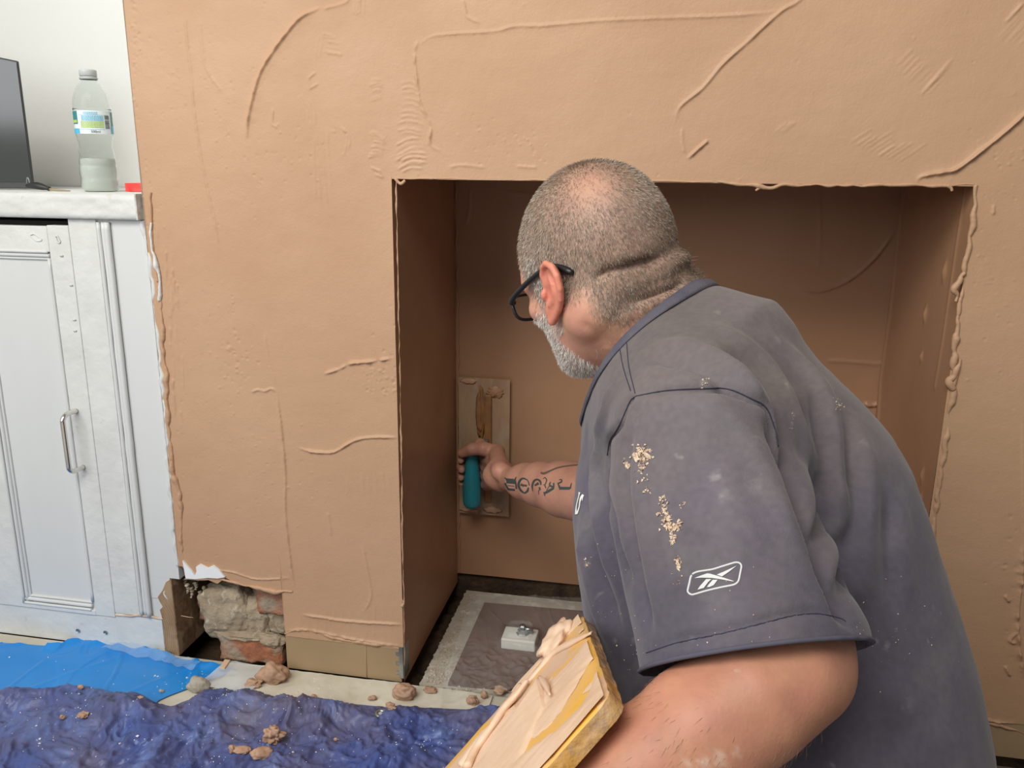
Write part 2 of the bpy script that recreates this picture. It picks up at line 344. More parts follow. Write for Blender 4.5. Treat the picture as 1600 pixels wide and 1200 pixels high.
def sheet(name, O, Uv, Vv, nu, nv, disp, m, parent=None, kind=None, smooth=True):   # bumpy rectangular surface: O + u*Uv + v*Vv + n*disp
    O, Uv, Vv = map(lambda a: np.asarray(a, float), (O, Uv, Vv)); n = np.cross(Uv, Vv); n /= np.linalg.norm(n)
    u, v = np.meshgrid(np.linspace(0, 1, nu), np.linspace(0, 1, nv)); u, v = u.ravel(), v.ravel()
    p = O+u[:, None]*Uv+v[:, None]*Vv; p = p+n*np.asarray(disp(p, u, v))[:, None]
    i = np.arange(nu*nv).reshape(nv, nu); f = np.stack([i[:-1, :-1], i[:-1, 1:], i[1:, 1:], i[1:, :-1]], -1).reshape(-1, 4)
    return mesh_obj(name, p, f, m, parent, smooth, kind)
# inside of the opening
ridge([(735, 293), (733, 330), (728, 352)], 0.0012, 0.0015, 0.005, Y=DEP)
ridge([(1398, 362), (1370, 400), (1335, 432), (1300, 450), (1270, 455), (1240, 446)], 0.0045, 0.0025, 0.010, Y=DEP)
ridge([(1280, 290), (1282, 380), (1278, 420)], 0.0012, 0.0015, 0.004, Y=DEP)
ridge([(1290, 563), (1320, 564), (1340, 566), (1378, 568), (1384, 555)], 0.0028, 0.002, 0.008, Y=DEP)
ridge([(1350, 630), (1362, 634), (1374, 630)], 0.006, 0.003, 0.003, Y=DEP)
ridge([(775, 870), (776, 890)], 0.001, 0.0015, 0.003, Y=DEP); ridge([(1100, 285), (1106, 330)], 0.001, 0.0015, 0.003, Y=DEP)
ridge([(790, 300), (850, 305)], 0.001, 0.0015, 0.006, Y=DEP)
def dback(p, u, v):
    return -(-apply_relief(p[:, 0], p[:, 2], DEP)-0.002*noise(p*[4, 1, 4]+4)-0.0005*noise(p*[20, 1, 20]))
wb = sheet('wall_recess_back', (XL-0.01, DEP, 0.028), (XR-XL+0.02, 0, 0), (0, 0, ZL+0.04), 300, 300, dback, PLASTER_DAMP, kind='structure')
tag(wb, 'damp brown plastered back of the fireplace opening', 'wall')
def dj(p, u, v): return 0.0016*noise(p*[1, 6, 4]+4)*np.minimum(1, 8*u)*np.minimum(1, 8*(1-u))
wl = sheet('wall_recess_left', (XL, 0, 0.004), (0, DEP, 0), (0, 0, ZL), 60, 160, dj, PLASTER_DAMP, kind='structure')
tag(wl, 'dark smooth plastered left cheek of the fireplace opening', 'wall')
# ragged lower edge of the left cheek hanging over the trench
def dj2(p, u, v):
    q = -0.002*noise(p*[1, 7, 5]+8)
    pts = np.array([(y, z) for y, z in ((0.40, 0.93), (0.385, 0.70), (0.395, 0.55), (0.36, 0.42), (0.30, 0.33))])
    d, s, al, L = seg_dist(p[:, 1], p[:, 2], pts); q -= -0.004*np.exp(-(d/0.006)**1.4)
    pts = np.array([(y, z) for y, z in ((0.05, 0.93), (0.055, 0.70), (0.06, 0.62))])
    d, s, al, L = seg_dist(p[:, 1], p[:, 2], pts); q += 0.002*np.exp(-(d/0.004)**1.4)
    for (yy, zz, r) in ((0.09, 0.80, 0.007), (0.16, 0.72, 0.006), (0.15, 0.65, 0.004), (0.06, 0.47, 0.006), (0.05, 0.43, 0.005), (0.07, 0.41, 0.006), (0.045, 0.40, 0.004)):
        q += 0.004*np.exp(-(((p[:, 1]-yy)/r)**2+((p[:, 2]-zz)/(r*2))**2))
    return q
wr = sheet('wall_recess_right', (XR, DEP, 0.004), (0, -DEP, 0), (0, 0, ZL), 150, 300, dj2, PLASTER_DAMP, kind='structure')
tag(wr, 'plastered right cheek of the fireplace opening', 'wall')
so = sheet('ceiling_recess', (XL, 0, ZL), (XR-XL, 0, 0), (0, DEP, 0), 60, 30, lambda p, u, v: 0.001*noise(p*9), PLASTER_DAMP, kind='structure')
tag(so, 'plastered underside of the lintel', 'ceiling')
# lumpy plaster squeezed out along the edges of the opening
def bead(name, px, r, amp, parent, m=PLASTER, Y=0.0, n=10, seed=0, off=0.0, seg=8, squash=None, fr=150):
    pts = smooth_path([onY(a, b, Y) for a, b in px], n); L = np.concatenate([[0], np.cumsum(np.linalg.norm(np.diff(pts, axis=0), axis=1))])
    t = np.arange(0, L[-1], 0.0013); pts = np.stack([np.interp(t, L, pts[:, i]) for i in range(3)], 1)
    q = np.stack([t*fr, t*0+seed, t*0], 1); rr = np.interp(t/L[-1], np.linspace(0, 1, len(r)), r) if not np.isscalar(r) else np.full(len(t), r)
    rad = rr*np.clip(0.8+amp*1.7*noise(q*0.16)+amp*0.9*noise(q*0.40+5)+amp*0.15*noise(q*1.3+9), 0.15, 2.4)
    pts[:, 0] += 1.5*rr*noise(q*0.3+11)+0.15*rr*noise(q*0.9+3); pts[:, 2] += 1.3*rr*noise(q*0.3+31); pts[:, 1] += off
    v, f = tube(pts, rad, 10); v = np.array(v); c = np.repeat(pts, 10, 0); v[:, 1] = c[:, 1]+(v[:, 1]-c[:, 1])*0.55
    jn = noise(v*300+seed)*0.12+noise(v*110)*0.35; v += (v-c)*jn[:, None]
    v, f = tube(pts, rad, seg); return mesh_obj(name, v, f, m, parent)
bead('plaster_edge', [(1525, 290), (1523, 330), (1514, 380), (1504, 440), (1494, 510), (1491, 560), (1490, 600), (1481, 660), (1470, 740), (1455, 842), (1444, 920), (1425, 1080)], [0.003, 0.0045, 0.006, 0.005, 0.004, 0.0045, 0.003, 0.002, 0.002], 0.8, wall_front, seed=1)
bead('plaster_edge', [(1507, 425), (1497, 440), (1491, 452), (1497, 460), (1490, 472)], 0.0045, 1.0, wall_front, seed=4, off=-0.002)
bead('plaster_edge', [(1500, 560), (1492, 585), (1484, 596), (1490, 608)], 0.0045, 0.9, wall_front, seed=9, off=-0.002)
bead('plaster_edge', [(618, 279), (700, 279), (800, 281), (1000, 282), (1120, 284)], 0.0016, 1.0, wall_front, seed=2)
bead('plaster_edge', [(1120, 284), (1180, 290), (1200, 293), (1240, 289), (1320, 290), (1400, 289), (1470, 290), (1500, 289), (1524, 288)], [0.002, 0.004, 0.0035, 0.003, 0.003, 0.0025, 0.003], 0.8, wall_front, seed=3)
bead('plaster_edge', [(1192, 289), (1184, 295), (1180, 299)], [0.004, 0.0015], 0.5, wall_front, seed=5)
bead('plaster_edge', [(1480, 289), (1486, 293), (1488, 299)], [0.004, 0.002], 0.5, wall_front, seed=6)
bead('plaster_edge', [(618, 279), (622, 284), (628, 286), (634, 281)], [0.004, 0.0035, 0.002], 0.5, wall_front, seed=7)
bead('plaster_edge', [(619, 280), (621, 400), (624, 540), (627, 700), (629, 860), (631, 930), (632, 1010), (632, 1040)], 0.0013, 0.9, wall_front, seed=8)
bead('plaster_edge', [(627, 936), (630, 942), (628, 948)], 0.0035, 0.8, wall_front, seed=10)
bead('plaster_edge', [(288, 905), (330, 905), (356, 907), (380, 914), (415, 921), (440, 925), (458, 923)], [0.002, 0.003, 0.003, 0.004, 0.004, 0.005], 0.8, wall_front, seed=11)
bead('plaster_edge', [(445, 990), (460, 984), (485, 984), (505, 990), (530, 998), (560, 1003), (600, 1008), (628, 1014)], [0.0025, 0.003, 0.004, 0.0045, 0.003, 0.002], 0.9, wall_front, seed=12)
bead('plaster_edge', [(1536, 1127), (1565, 1134), (1600, 1146), (1640, 1152)], 0.003, 0.8, wall_front, seed=13)
bead('plaster_edge', [(713, 284), (714, 400), (716, 520), (716, 640), (717, 800), (718, 895)], 0.0022, 0.8, wb, PLASTER_DAMP, Y=DEP-0.003, seed=14)
bead('plaster_edge', [(250, 430), (252, 500), (258, 570), (262, 640), (268, 700), (272, 740), (282, 785), (284, 850), (292, 900)], [0.003, 0.0045, 0.004, 0.003, 0.005, 0.004, 0.003], 0.8, wall_front, seed=15)
bead('plaster_edge', [(235, 300), (236, 350), (240, 400), (247, 440)], 0.003, 0.7, wall_front, seed=16)
# left flank of the breast, the alcove wall and side wall
fl = sheet('wall_breast_side', (WX0, 0.40, 0.17), (0, -0.402, 0), (0, 0, 2.2), 20, 60, lambda p, u, v: 0.001*noise(p*7), WHITE_WALL, kind='structure')
tag(fl, 'white painted side of the chimney breast in the alcove', 'wall')
wa = sheet('wall_alcove_back', (-2.0, 0.40, -0.05), (1.1, 0, 0), (0, 0, 2.45), 40, 60, lambda p, u, v: 0.0015*noise(p*3), WHITE_WALL, kind='structure')
tag(wa, 'white wall at the back of the alcove above the cupboard', 'wall')
ws = sheet('wall_left', (-1.85, -1.0, -0.05), (0, 1.42, 0), (0, 0, 2.45), 20, 20, lambda p, u, v: 0*u, WHITE_WALL, kind='structure')
tag(ws, 'white side wall left of the alcove cupboard', 'wall')
# bare board strips at the foot of the wall
b = bmesh.new(); box(-0.692, -0.4585, 0.001, 0.0125, 0.002, 0.078, 0.0008, b)
bd = bm_obj('board', b, BOARD, wall_front); tag(bd, 'bare brown plasterboard strip at the foot of the wall')
b = bmesh.new(); box(XR+0.002, WX1, 0.001, 0.0125, 0.004, 0.078, 0.0008, b)
bm_obj('board', b, BOARD, wall_front)
v, f = tube([onY(571, 1010), onY(573, 1060)], 0.0006, 5); mesh_obj('board_seam', v, f, PLASTER_LUMP, wall_front)
# galvanised corner bead showing at the foot
b = bmesh.new(); box(-0.4625, -0.4535, -0.0012, 0.0, 0.012, 0.078, 0.0, b); box(-0.4545, -0.4530, -0.0012, 0.03, 0.012, 0.078, 0, b)
for k in range(3): box(-0.4690, -0.4625, -0.0010, 0.0, 0.02+0.02*k, 0.026+0.02*k, 0, b)
tag(bm_obj('corner_bead', b, STEEL, wall_front), 'galvanised metal corner bead')
# structural faces hidden behind the breast so that the openings stay dark
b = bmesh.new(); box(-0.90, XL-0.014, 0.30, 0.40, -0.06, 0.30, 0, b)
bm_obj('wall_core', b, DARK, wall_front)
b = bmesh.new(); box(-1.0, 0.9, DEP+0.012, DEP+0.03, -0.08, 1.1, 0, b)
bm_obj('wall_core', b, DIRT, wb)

# ------------------------------------------------------------------ floor: dusty boards in front, subfloor below the hearth
b = bmesh.new(); box(-2.0, 0.52, -2.6, -0.002, -0.05, 0.0, 0, b); fo = bm_obj('floor', b, FLOORM, kind='structure'); tag(fo, 'dusty cream floor in front of the fireplace', 'floor')
b = bmesh.new(); box(-2.0, 1.6, 0.0, 0.62, -0.12, -0.055, 0, b); ff = bm_obj('subfloor', b, DIRT, fo)
b = bmesh.new(); box(0.52, 1.8, -2.6, -0.002, -0.05, -0.012, 0, b); bm_obj('bare_floor', b, mat('dark_bare_floor', (0.085, 0.06, 0.045), 0.9, var=(0.16, 0.12, 0.09), vscale=60), fo)
sl = sheet('trench_rubble', (XL-0.03, -0.01, -0.045), (0.9, 0, 0), (0, 0.44, 0), 220, 110, lambda p, u, v: 0.022*fbm(p*[30, 30, 1], 4), DIRT, fo)
# hearth slab
def slab_disp(p, u, v): return 0.0012*fbm(p*[25, 25, 1], 3)
sx0, sx1, sy0, sy1 = -0.425, 0.40, 0.004, 0.378
edge = []
for k in range(90): edge.append((sx0+0.006*noise([[k*0.35, 0, 0]])[0]+0.004*noise([[k*0.9, 3, 0]])[0], sy0+(sy1-sy0)*k/89))
for k in range(60): edge.append((sx0+(sx1-sx0)*k/59, sy1+0.003*noise([[k*0.5, 7, 0]])[0]))
b = bmesh.new(); edge = edge+[(sx1, sy0)]
vt = [b.verts.new((x, y, 0.0)) for x, y in edge]; vb = [b.verts.new((x+0.003, y, -0.05)) for x, y in edge]
b.faces.new(vt); 
for i in range(len(edge)): j = (i+1) % len(edge); b.faces.new((vt[j], vt[i], vb[i], vb[j]))
hs = bm_obj('hearth_slab', b, SLAB); tag(hs, 'dusty cream concrete hearth slab inside the fireplace opening', 'hearth')
b = bmesh.new()
tq = [onZ(757, 945, 0.0), onZ(908, 958, 0.0), onZ(1100, 975), onZ(1180, 1110), onZ(700, 1072, 0.0)]
vt = [b.verts.new((q[0], q[1], 0.006)) for q in tq]; vb = [b.verts.new((q[0], q[1], -0.002)) for q in tq]
b.faces.new(vt)
for i in range(5): j = (i+1) % 5; b.faces.new((vt[j], vt[i], vb[i], vb[j]))
tag(bm_obj('tile_panel', b, TILE, hs), 'brown tiled panel set in the slab')
# ------------------------------------------------------------------ alcove cupboard
CUP = empty('alcove_cupboard', (-1.33, 0.2, 0), 'white gloss painted panelled alcove cupboard left of the chimney breast', 'cupboard')
def kid(o, p=None): return keep(o, p or CUP)
b = bmesh.new()
box(-1.057, -1.0015, -0.0005, 0.022, 0.079, 0.857, 0.0015, b)              # stile between door and fixed panel
tag(kid(bm_obj('stile', b, GLOSS_ROUGH, smooth=False)))
b = bmesh.new(); box(-0.976, -0.9085, 0.0035, 0.02, 0.167, 0.857, 0.001, b); box(-0.976, -0.9300, 0.0035, 0.02, 0.120, 0.1675, 0.0, b); box(-0.976, -0.9520, 0.0035, 0.02, 0.078, 0.1205, 0.0, b); kid(bm_obj('side_panel', b, GLOSS))
b = bmesh.new(); box(-1.8, -1.0575, 0.0015, 0.022, 0.0, 0.068, 0.001, b); box(-1.0570, -0.954, 0.0, 0.0225, 0.0, 0.0785, 0.0012, b)
kid(bm_obj('bottom_rail', b, GLOSS_ROUGH))
# moulding strip: two rounded beads running down the stile
vs = []
for (xa, r, y) in ((-0.9965, 0.0035, -0.0005), (-0.9885, 0.0048, 0.0025), (-0.9795, 0.0052, -0.001)):
    n = 60; zz = np.linspace(0.080, 0.852, n); xx = xa+0.0012*noise(np.stack([zz*14, zz*0+xa*90, zz*0], 1))
    vs.append(tube(np.stack([xx, zz*0+y, zz], 1), r*(1+0.15*noise(np.stack([zz*40, zz*0+5, zz*0+xa*50], 1))), 10))
v, f = merge(vs); kid(mesh_obj('moulding', v, f, GLOSS))
b = box(-1.0015, -0.9755, 0.004, 0.018, 0.075, 0.857); kid(bm_obj('moulding_backing', b, GLOSS))
# the door
b = bmesh.new()
box(-1.1005, -1.0572, -0.0012, 0.018, 0.0695, 0.8445, 0.0012, b); box(-1.74, -1.262, -0.002, 0.018, 0.0695, 0.8445, 0.0012, b)
box(-1.263, -1.1, -0.0021, 0.018, 0.797, 0.8425, 0.0012, b); box(-1.263, -1.1, -0.002, 0.018, 0.0695, 0.080, 0.001, b)
door = kid(bm_obj('door', b, GLOSS_ROUGH))
def dkid(o): o.location = Vector(o.location); o.parent = door; return o
b = box(-1.264, -1.098, 0.006, 0.012, 0.07, 0.82); dkid(bm_obj('panel', b, GLOSS))
b = bmesh.new()
def mould(x0, z0, x1, z1, w, parent_name='panel_moulding'):
    out = []
    L = math.hypot(x1-x0, z1-z0); nx, nz = -(z1-z0)/L, (x1-x0)/L; n = 40
    for off, r, y in ((0.0, 0.0030, -0.001), (w*0.5, 0.0042, 0.003), (w, 0.0026, 0.0045)):
        t = np.linspace(0, 1, n); X = x0+(x1-x0)*t+nx*off; Z = z0+(z1-z0)*t+nz*off
        j = 0.0008*noise(np.stack([t*L*18, t*0+off*300, t*0], 1)); out.append(tube(np.stack([X+nx*j, t*0+y, Z+nz*j], 1), r, 8))
    return dkid(mesh_obj(parent_name, *merge(out), GLOSS))
mould(-1.262, 0.797, -1.104, 0.797, -0.013)                           # top
mould(-1.109, 0.0805, -1.262, 0.0805, -0.014)                         # bottom
mould(-1.264, 0.797, -1.264, 0.079, 0.013)                            # left
o = mould(-1.1035, 0.10, -1.1035, 0.785, 0.004); o.name = 'panel_moulding'
# old lock plates filled over with paint
for (a, c, w, h) in ((58, 371, 0.011, 0.006), (92, 374, 0.004, 0.006)):
    q = onY(a, c); v, f = merge([tube(smooth_path([(q[0]-w, -0.0025, q[2]+h*0.7), (q[0]-w*.2, -0.003, q[2]+h), (q[0]+w, -0.0025, q[2]-h*.6), (q[0], -0.0025, q[2]-h), (q[0]-w, -0.0025, q[2]+h*.4)], 5), 0.0011, 6)])
    dkid(mesh_obj('filled_lock_scar', v, f, GLOSS_ROUGH))
for (a, c) in ((118, 500), (119, 517), (113, 446), (98, 400)):
    q = onY(a, c); v, f = tube([(q[0]-0.003, -0.0022, q[2]), (q[0], -0.003, q[2]+0.001), (q[0]+0.002, -0.0022, q[2])], 0.0014, 6); dkid(mesh_obj('paint_blob', v, f, GLOSS))
# chrome D handle
hx, z1, z2 = -1.0865, 0.500, 0.388
pth = [(hx, -0.002, z1), (hx-0.001, -0.018, z1+0.001), (hx-0.002, -0.029, z1-0.001), (hx-0.0025, -0.036, z1-0.008), (hx-0.0025, -0.037, z1-0.02), (hx-0.002, -0.037, z2+0.02), (hx-0.002, -0.036, z2+0.008), (hx-0.0015, -0.029, z2+0.001), (hx, -0.018, z2), (hx, -0.002, z2)]
v, f = tube(smooth_path(pth, 6), 0.0047, 14); tag(dkid(mesh_obj('handle', v, f, CHROME)), 'chrome bow handle')
# screw heads in the bottom rail
for (a, c) in ((122, 985), (165, 988)):
    q = onY(a, c); v, f = lathe([(0.0001, 0.0003), (0.0018, 0.0002), (0.0034, -0.0006), (0.0042, 0.0008)], 16)
    v = [(x+q[0], -0.0008-zz, y+q[2]) for x, y, zz in v]; kid(mesh_obj('screw', v, f, STEEL))
# dark carcass behind the gap above the door, post behind the cut end
b = bmesh.new(); box(-1.79, -0.958, 0.0225, 0.39, 0.0, 0.85, 0, b); box(-0.958, -0.912, 0.022, 0.39, 0.172, 0.85, 0, b); kid(bm_obj('carcass', b, DARK))
b = bmesh.new(); box(-0.9535, -0.9205, 0.002, 0.021, 0.0, 0.166, 0.001, b)
b2 = hexa([(-0.9525, 0.0235, 0), (-0.926, 0.0235, 0), (-0.915, 0.36, 0), (-0.945, 0.36, 0), (-0.9525, 0.0235, 0.17), (-0.926, 0.0235, 0.17), (-0.915, 0.36, 0.17), (-0.945, 0.36, 0.17)]); b2.free()
ENDGRAIN = mat('pale_end_grain', (0.40, 0.265, 0.15), 0.8, var=(0.27, 0.165, 0.085), vscale=55, bump=0.4, bscale=100, stretch=(1, 1, 0.3))
b.free()
# cut end of the plinth: irregular outline showing raw timber
prof = [(-0.9535, 0.0), (-0.9535, 0.030), (-0.9515, 0.055), (-0.9530, 0.085), (-0.9555, 0.098), (-0.948, 0.106), (-0.9545, 0.118), (-0.957, 0.126), (-0.945, 0.142), (-0.936, 0.160), (-0.9235, 0.168), (-0.9225, 0.0)]
b = bmesh.new(); va = [b.verts.new((x, -0.001, z)) for x, z in prof]; vc = [b.verts.new((x, 0.32, z)) for x, z in prof]
b.faces.new(va)
for i in range(len(prof)): j = (i+1) % len(prof); b.faces.new((va[j], va[i], vc[i], vc[j]))
b.faces.new(vc[::-1])
post = bm_obj('timber_post', b, RAWWOOD); tag(post, 'raw timber post end exposed beside the brickwork at the cupboard foot', 'timber')
fr = [(x+0.0008, -0.0016, z) for x, z in prof[:-2]]+[(-0.9245, -0.0016, 0.165), (-0.9235, -0.0016, 0.0)]
b = bmesh.new(); va = [b.verts.new(p) for p in fr]; vc = [b.verts.new((x, y+0.003, z)) for x, y, z in fr]; b.faces.new(va)
for i in range(len(fr)): j = (i+1) % len(fr); b.faces.new((va[j], va[i], vc[i], vc[j]))
tag(bm_obj('end_grain', b, ENDGRAIN, post), 'pale growth rings of the sawn end')
for k, (cx_, cz_) in enumerate([(-0.97, 0.05)]):
    for j in range(7):
        r = 0.022+0.0042*j; th = np.linspace(-0.9, 0.9, 30); X = cx_+r*np.cos(th); Z = cz_+r*1.9*np.sin(th)
        ok = (X > -0.9525) & (X < -0.9245) & (Z > 0.002) & (Z < 0.15); 
        if ok.sum() > 3: mesh_obj('growth_ring', *tube(np.stack([X[ok], X[ok]*0-0.0017, Z[ok]], 1), 0.0005, 5), RAWWOOD, post)
v, f = tube([onY(283, 962, -0.004), onY(293, 964, -0.006), onY(302, 965, -0.004)], 0.0008, 5); mesh_obj('splinter', v, f, PLASTER_LUMP, post)
# white side strip (caulked edge) between panel and plaster
kid(bead('caulk_strip', [(222, 345), (233, 400), (240, 450), (246, 520), (254, 600), (262, 700), (270, 800), (278, 884)], 0.0055, 0.25, None, GLOSS, Y=0.003, seed=21, squash=None))
kid(bead('caulk_edge', [(236, 348), (236, 372), (242, 410), (249, 430), (250, 470)], [0.002, 0.004, 0.0025, 0.003], 0.9, None, GLOSS_ROUGH, Y=-0.002, seed=22))
kid(bead('chipped_paint', [(257, 925), (262, 918), (256, 926), (264, 938), (268, 942)], 0.0022, 0.7, None, GLOSS_ROUGH, Y=0.0, seed=24))
kid(bead('stained_ledge', [(180, 960), (200, 962), (230, 963), (254, 967)], 0.0028, 0.5, None, mat('stained_paint', (0.72, 0.62, 0.50), 0.5, var=(0.5, 0.33, 0.2), vscale=40), Y=-0.001, seed=25))
# top board of the cupboard, standing slightly proud
n = 240; zz = np.linspace(0, 1, 16); X, Z = np.meshgrid(np.linspace(-1.82, -0.9095, 420), 0.8575+0.0435*zz)
H = 0.0025*noise(np.stack([X.ravel()*9, Z.ravel()*30, 0*X.ravel()], 1))+0.0012*noise(np.stack([X.ravel()*40, Z.ravel()*90, 0*X.ravel()+4], 1))
Y = (-0.012-H.reshape(X.shape)+0.004*(np.abs(zz*2-1)**6)[:, None]); Zt = Z+0.0012*noise(np.stack([X.ravel()*30, 0*X.ravel(), 0*X.ravel()], 1)).reshape(X.shape)*(zz > 0.5)[:, None]
Vf = np.stack([X.ravel(), Y.ravel(), Zt.ravel()], 1)
nn, mm = X.shape; i = np.arange(nn*mm).reshape(nn, mm); Ff = np.stack([i[:-1, :-1], i[:-1, 1:], i[1:, 1:], i[1:, :-1]], -1).reshape(-1, 4)
top_edge = Vf[i[-1]]; bk = top_edge.copy(); bk[:, 1] = 0.395; bk[:, 2] = 0.901; bot = Vf[i[0]].copy(); bb = bot.copy(); bb[:, 1] = 0.395
k0 = len(Vf); Vf = np.concatenate([Vf, bk, bb]); a = np.arange(mm-1)
Ff = np.concatenate([Ff, np.stack([i[-1, :-1], i[-1, 1:], k0+a+1, k0+a], 1), np.stack([i[0, 1:], i[0, :-1], k0+mm+a, k0+mm+a+1], 1)])
ct = mesh_obj('cupboard_top', Vf, Ff, GLOSS_ROUGH); tag(ct, 'thick white painted top board of the alcove cupboard', 'worktop')
b = hexa([(-0.9125, -0.0125, 0.858), (-0.9095, -0.0125, 0.858), (-0.9055, 0.02, 0.858), (-0.9125, 0.02, 0.858), (-0.9125, -0.0125, 0.902), (-0.9095, -0.0125, 0.902), (-0.9055, 0.02, 0.902), (-0.9125, 0.02, 0.902)])
tag(bm_obj('worn_end', b, mat('worn_paint', (0.42, 0.40, 0.33), 0.7, var=(0.68, 0.67, 0.62), vscale=60, bump=0.5, bscale=80), ct), 'worn chipped end of the board')

# ------------------------------------------------------------------ things on the cupboard top
BLACKG = mat('dark_glossy_screen', (0.055, 0.057, 0.055), 0.12, spec=0.6); BLACKP = mat('black_plastic', (0.022, 0.022, 0.022), 0.4); CASE = mat('dark_casing', (0.05, 0.05, 0.048), 0.3)
ZT = 0.9015
tv = empty('television', (-1.45, 0.12, ZT), 'dark grey flat television screen at the left end of the cupboard top', 'television')
tp = [(-1.80, 0.02), (-1.226, 0.13)]; d = np.array([tp[1][0]-tp[0][0], tp[1][1]-tp[0][1]]); d /= np.linalg.norm(d); nrm = np.array([d[1], -d[0]])
def tvq(a, c, z, off): q = np.array(tp[0])+d*a+nrm*off; return (q[0], q[1], z)
Lt = float(np.linalg.norm(np.array(tp[1])-np.array(tp[0]))); zb_, zt_ = ZT+0.002, 1.137
b = hexa([tvq(0, 0, zb_, 0), tvq(Lt, 0, zb_, 0), tvq(Lt, 0, zb_, -0.006), tvq(0, 0, zb_, -0.006), tvq(0, 0, 1.25, 0), tvq(Lt, 0, zt_, 0), tvq(Lt, 0, zt_, -0.006), tvq(0, 0, 1.25, -0.006)], 0.002)
keep(bm_obj('casing', b, CASE), tv)
b = hexa([tvq(0.01, 0, zb_+0.012, 0.001), tvq(Lt-0.002, 0, zb_+0.012, 0.001), tvq(Lt-0.002, 0, zb_+0.012, -0.002), tvq(0.01, 0, zb_+0.012, -0.002), tvq(0.01, 0, 1.243, 0.001), tvq(Lt-0.002, 0, zt_-0.003, 0.001), tvq(Lt-0.002, 0, zt_-0.003, -0.002), tvq(0.01, 0, 1.243, -0.002)])
keep(bm_obj('screen', b, BLACKG), tv)
pf = [P(44, 294, 1.5), P(60, 290, 1.5), P(75, 292, 1.5), P(86, 297, 1.5)]
pl = onY(46, 297, 0.09); 
# folding knife / pen tool with key ring
k0 = np.array([-1.198, 0.08, ZT+0.008]); 
kn = empty('scraper', (k0[0], k0[1], ZT), 'black handled slim tool lying on the cupboard top beside the television', 'tool')
v, f = tube(smooth_path([k0, k0+[0.018, 0, 0.0015], k0+[0.034, 0.0, -0.001], k0+[0.047, 0, -0.004]], 5), [0.004+0.003*math.sin(min(1, t*1.15)*math.pi) for t in np.linspace(0, 1, 16)], 10); keep(mesh_obj('handle', v, f, BLACKP), kn)
v, f = tube([k0+[0.045, 0, -0.0045], k0+[0.062, 0, -0.006], k0+[0.090, 0, -0.0072]], [0.0022, 0.0024, 0.001], 6); keep(mesh_obj('blade', v, f, mat('brass_brown', (0.36, 0.28, 0.17), 0.5)), kn)
th = np.linspace(0, math.pi, 12); v, f = tube(np.stack([k0[0]+0.003*np.cos(th)+0.003, th*0+k0[1], k0[2]+0.005+0.011*np.sin(th)], 1), 0.0008, 6); keep(mesh_obj('ring', v, f, STEEL), kn)
# red box corner behind the breast
RED = mat('red_card', (0.75, 0.03, 0.025), 0.45, var=(0.80, 0.10, 0.08), vscale=80)
b = box(-1.020, -0.955, 0.118, 0.16, ZT, ZT+0.0155, 0.0008); tag(bm_obj('red_box', b, RED), 'small flat red box beside the bottle at the wall', 'box')
# water bottle
BX, BY = -1.062, 0.105
bt = empty('water_bottle', (BX, BY, ZT), 'clear plastic 500ml water bottle half full of cloudy water, on the cupboard top', 'bottle')
PET = mat('clear_bottle_plastic', (0.93, 0.96, 0.95), 0.06, trans=1.0, ior=1.12, spec=0.5)
R0 = 0.0318
prof = [(0.001, 0.004), (0.014, 0.003), (0.024, 0.0), (0.029, 0.002), (R0, 0.010), (R0*1.02, 0.018), (R0*0.985, 0.024), (R0*1.02, 0.032), (R0*1.02, 0.042), (R0*0.985, 0.046), (R0*1.0, 0.052), (R0*0.96, 0.062), (R0*0.93, 0.066), (R0*0.95, 0.074), (R0*0.89, 0.079), (R0*0.90, 0.086), (R0*0.95, 0.092), (R0*0.96, 0.098), (R0*1.0, 0.104), (R0*1.0, 0.142), (R0*1.02, 0.146), (R0*1.0, 0.152), (R0*0.96, 0.162), (R0*0.88, 0.172), (R0*0.74, 0.182), (R0*0.56, 0.191), (R0*0.44, 0.196), (0.0125, 0.199), (0.0125, 0.204)]
pr_ = smooth_path([(r, z, 0) for r, z in prof], 3)[:, :2]
def dent(th, z): return 1+0.02*math.sin(3*th+z*200)*math.exp(-((z-0.078)/0.018)**2)+0.008*math.sin(5*th+z*90)*math.exp(-((z-0.045)/0.02)**2)
v, f = lathe(pr_, 56, (0, 0, 0), dent); body = mesh_obj('bottle_body', v, f, PET, bt)
body.modifiers.new('s', 'SOLIDIFY').thickness = 0.0006
inner = [(max(r-0.0011, 0.0005), z+0.0008) for r, z in pr_ if z < 0.062]; inner += [(inner[-1][0]*0.5, inner[-1][1]+0.0001), (0.0005, inner[-1][1]+0.0001)]
v, f = lathe(inner, 56, (0, 0, 0), dent); mesh_obj('water', v, f, mat('cloudy_water', (0.86, 0.88, 0.82), 0.15, trans=0.55, ior=1.2), bt)
cp = [(0.001, 0.2155), (0.0125, 0.2155), (0.0145, 0.2148), (0.0148, 0.2135), (0.0148, 0.2045), (0.0140, 0.2040)]
v, f = lathe(cp, 60, (0, 0, 0), lambda th, z: 1+0.018*math.cos(30*th)*(z < 0.213)*(z > 0.2045)); mesh_obj('cap', v, f, mat('frosted_cap', (0.55, 0.57, 0.55), 0.35), bt)
v, f = lathe([(0.0150, 0.1985), (0.0156, 0.1995), (0.0156, 0.2015), (0.0140, 0.2035)], 40); mesh_obj('neck_ring', v, f, mat('neck_plastic', (0.45, 0.48, 0.46), 0.25), bt)
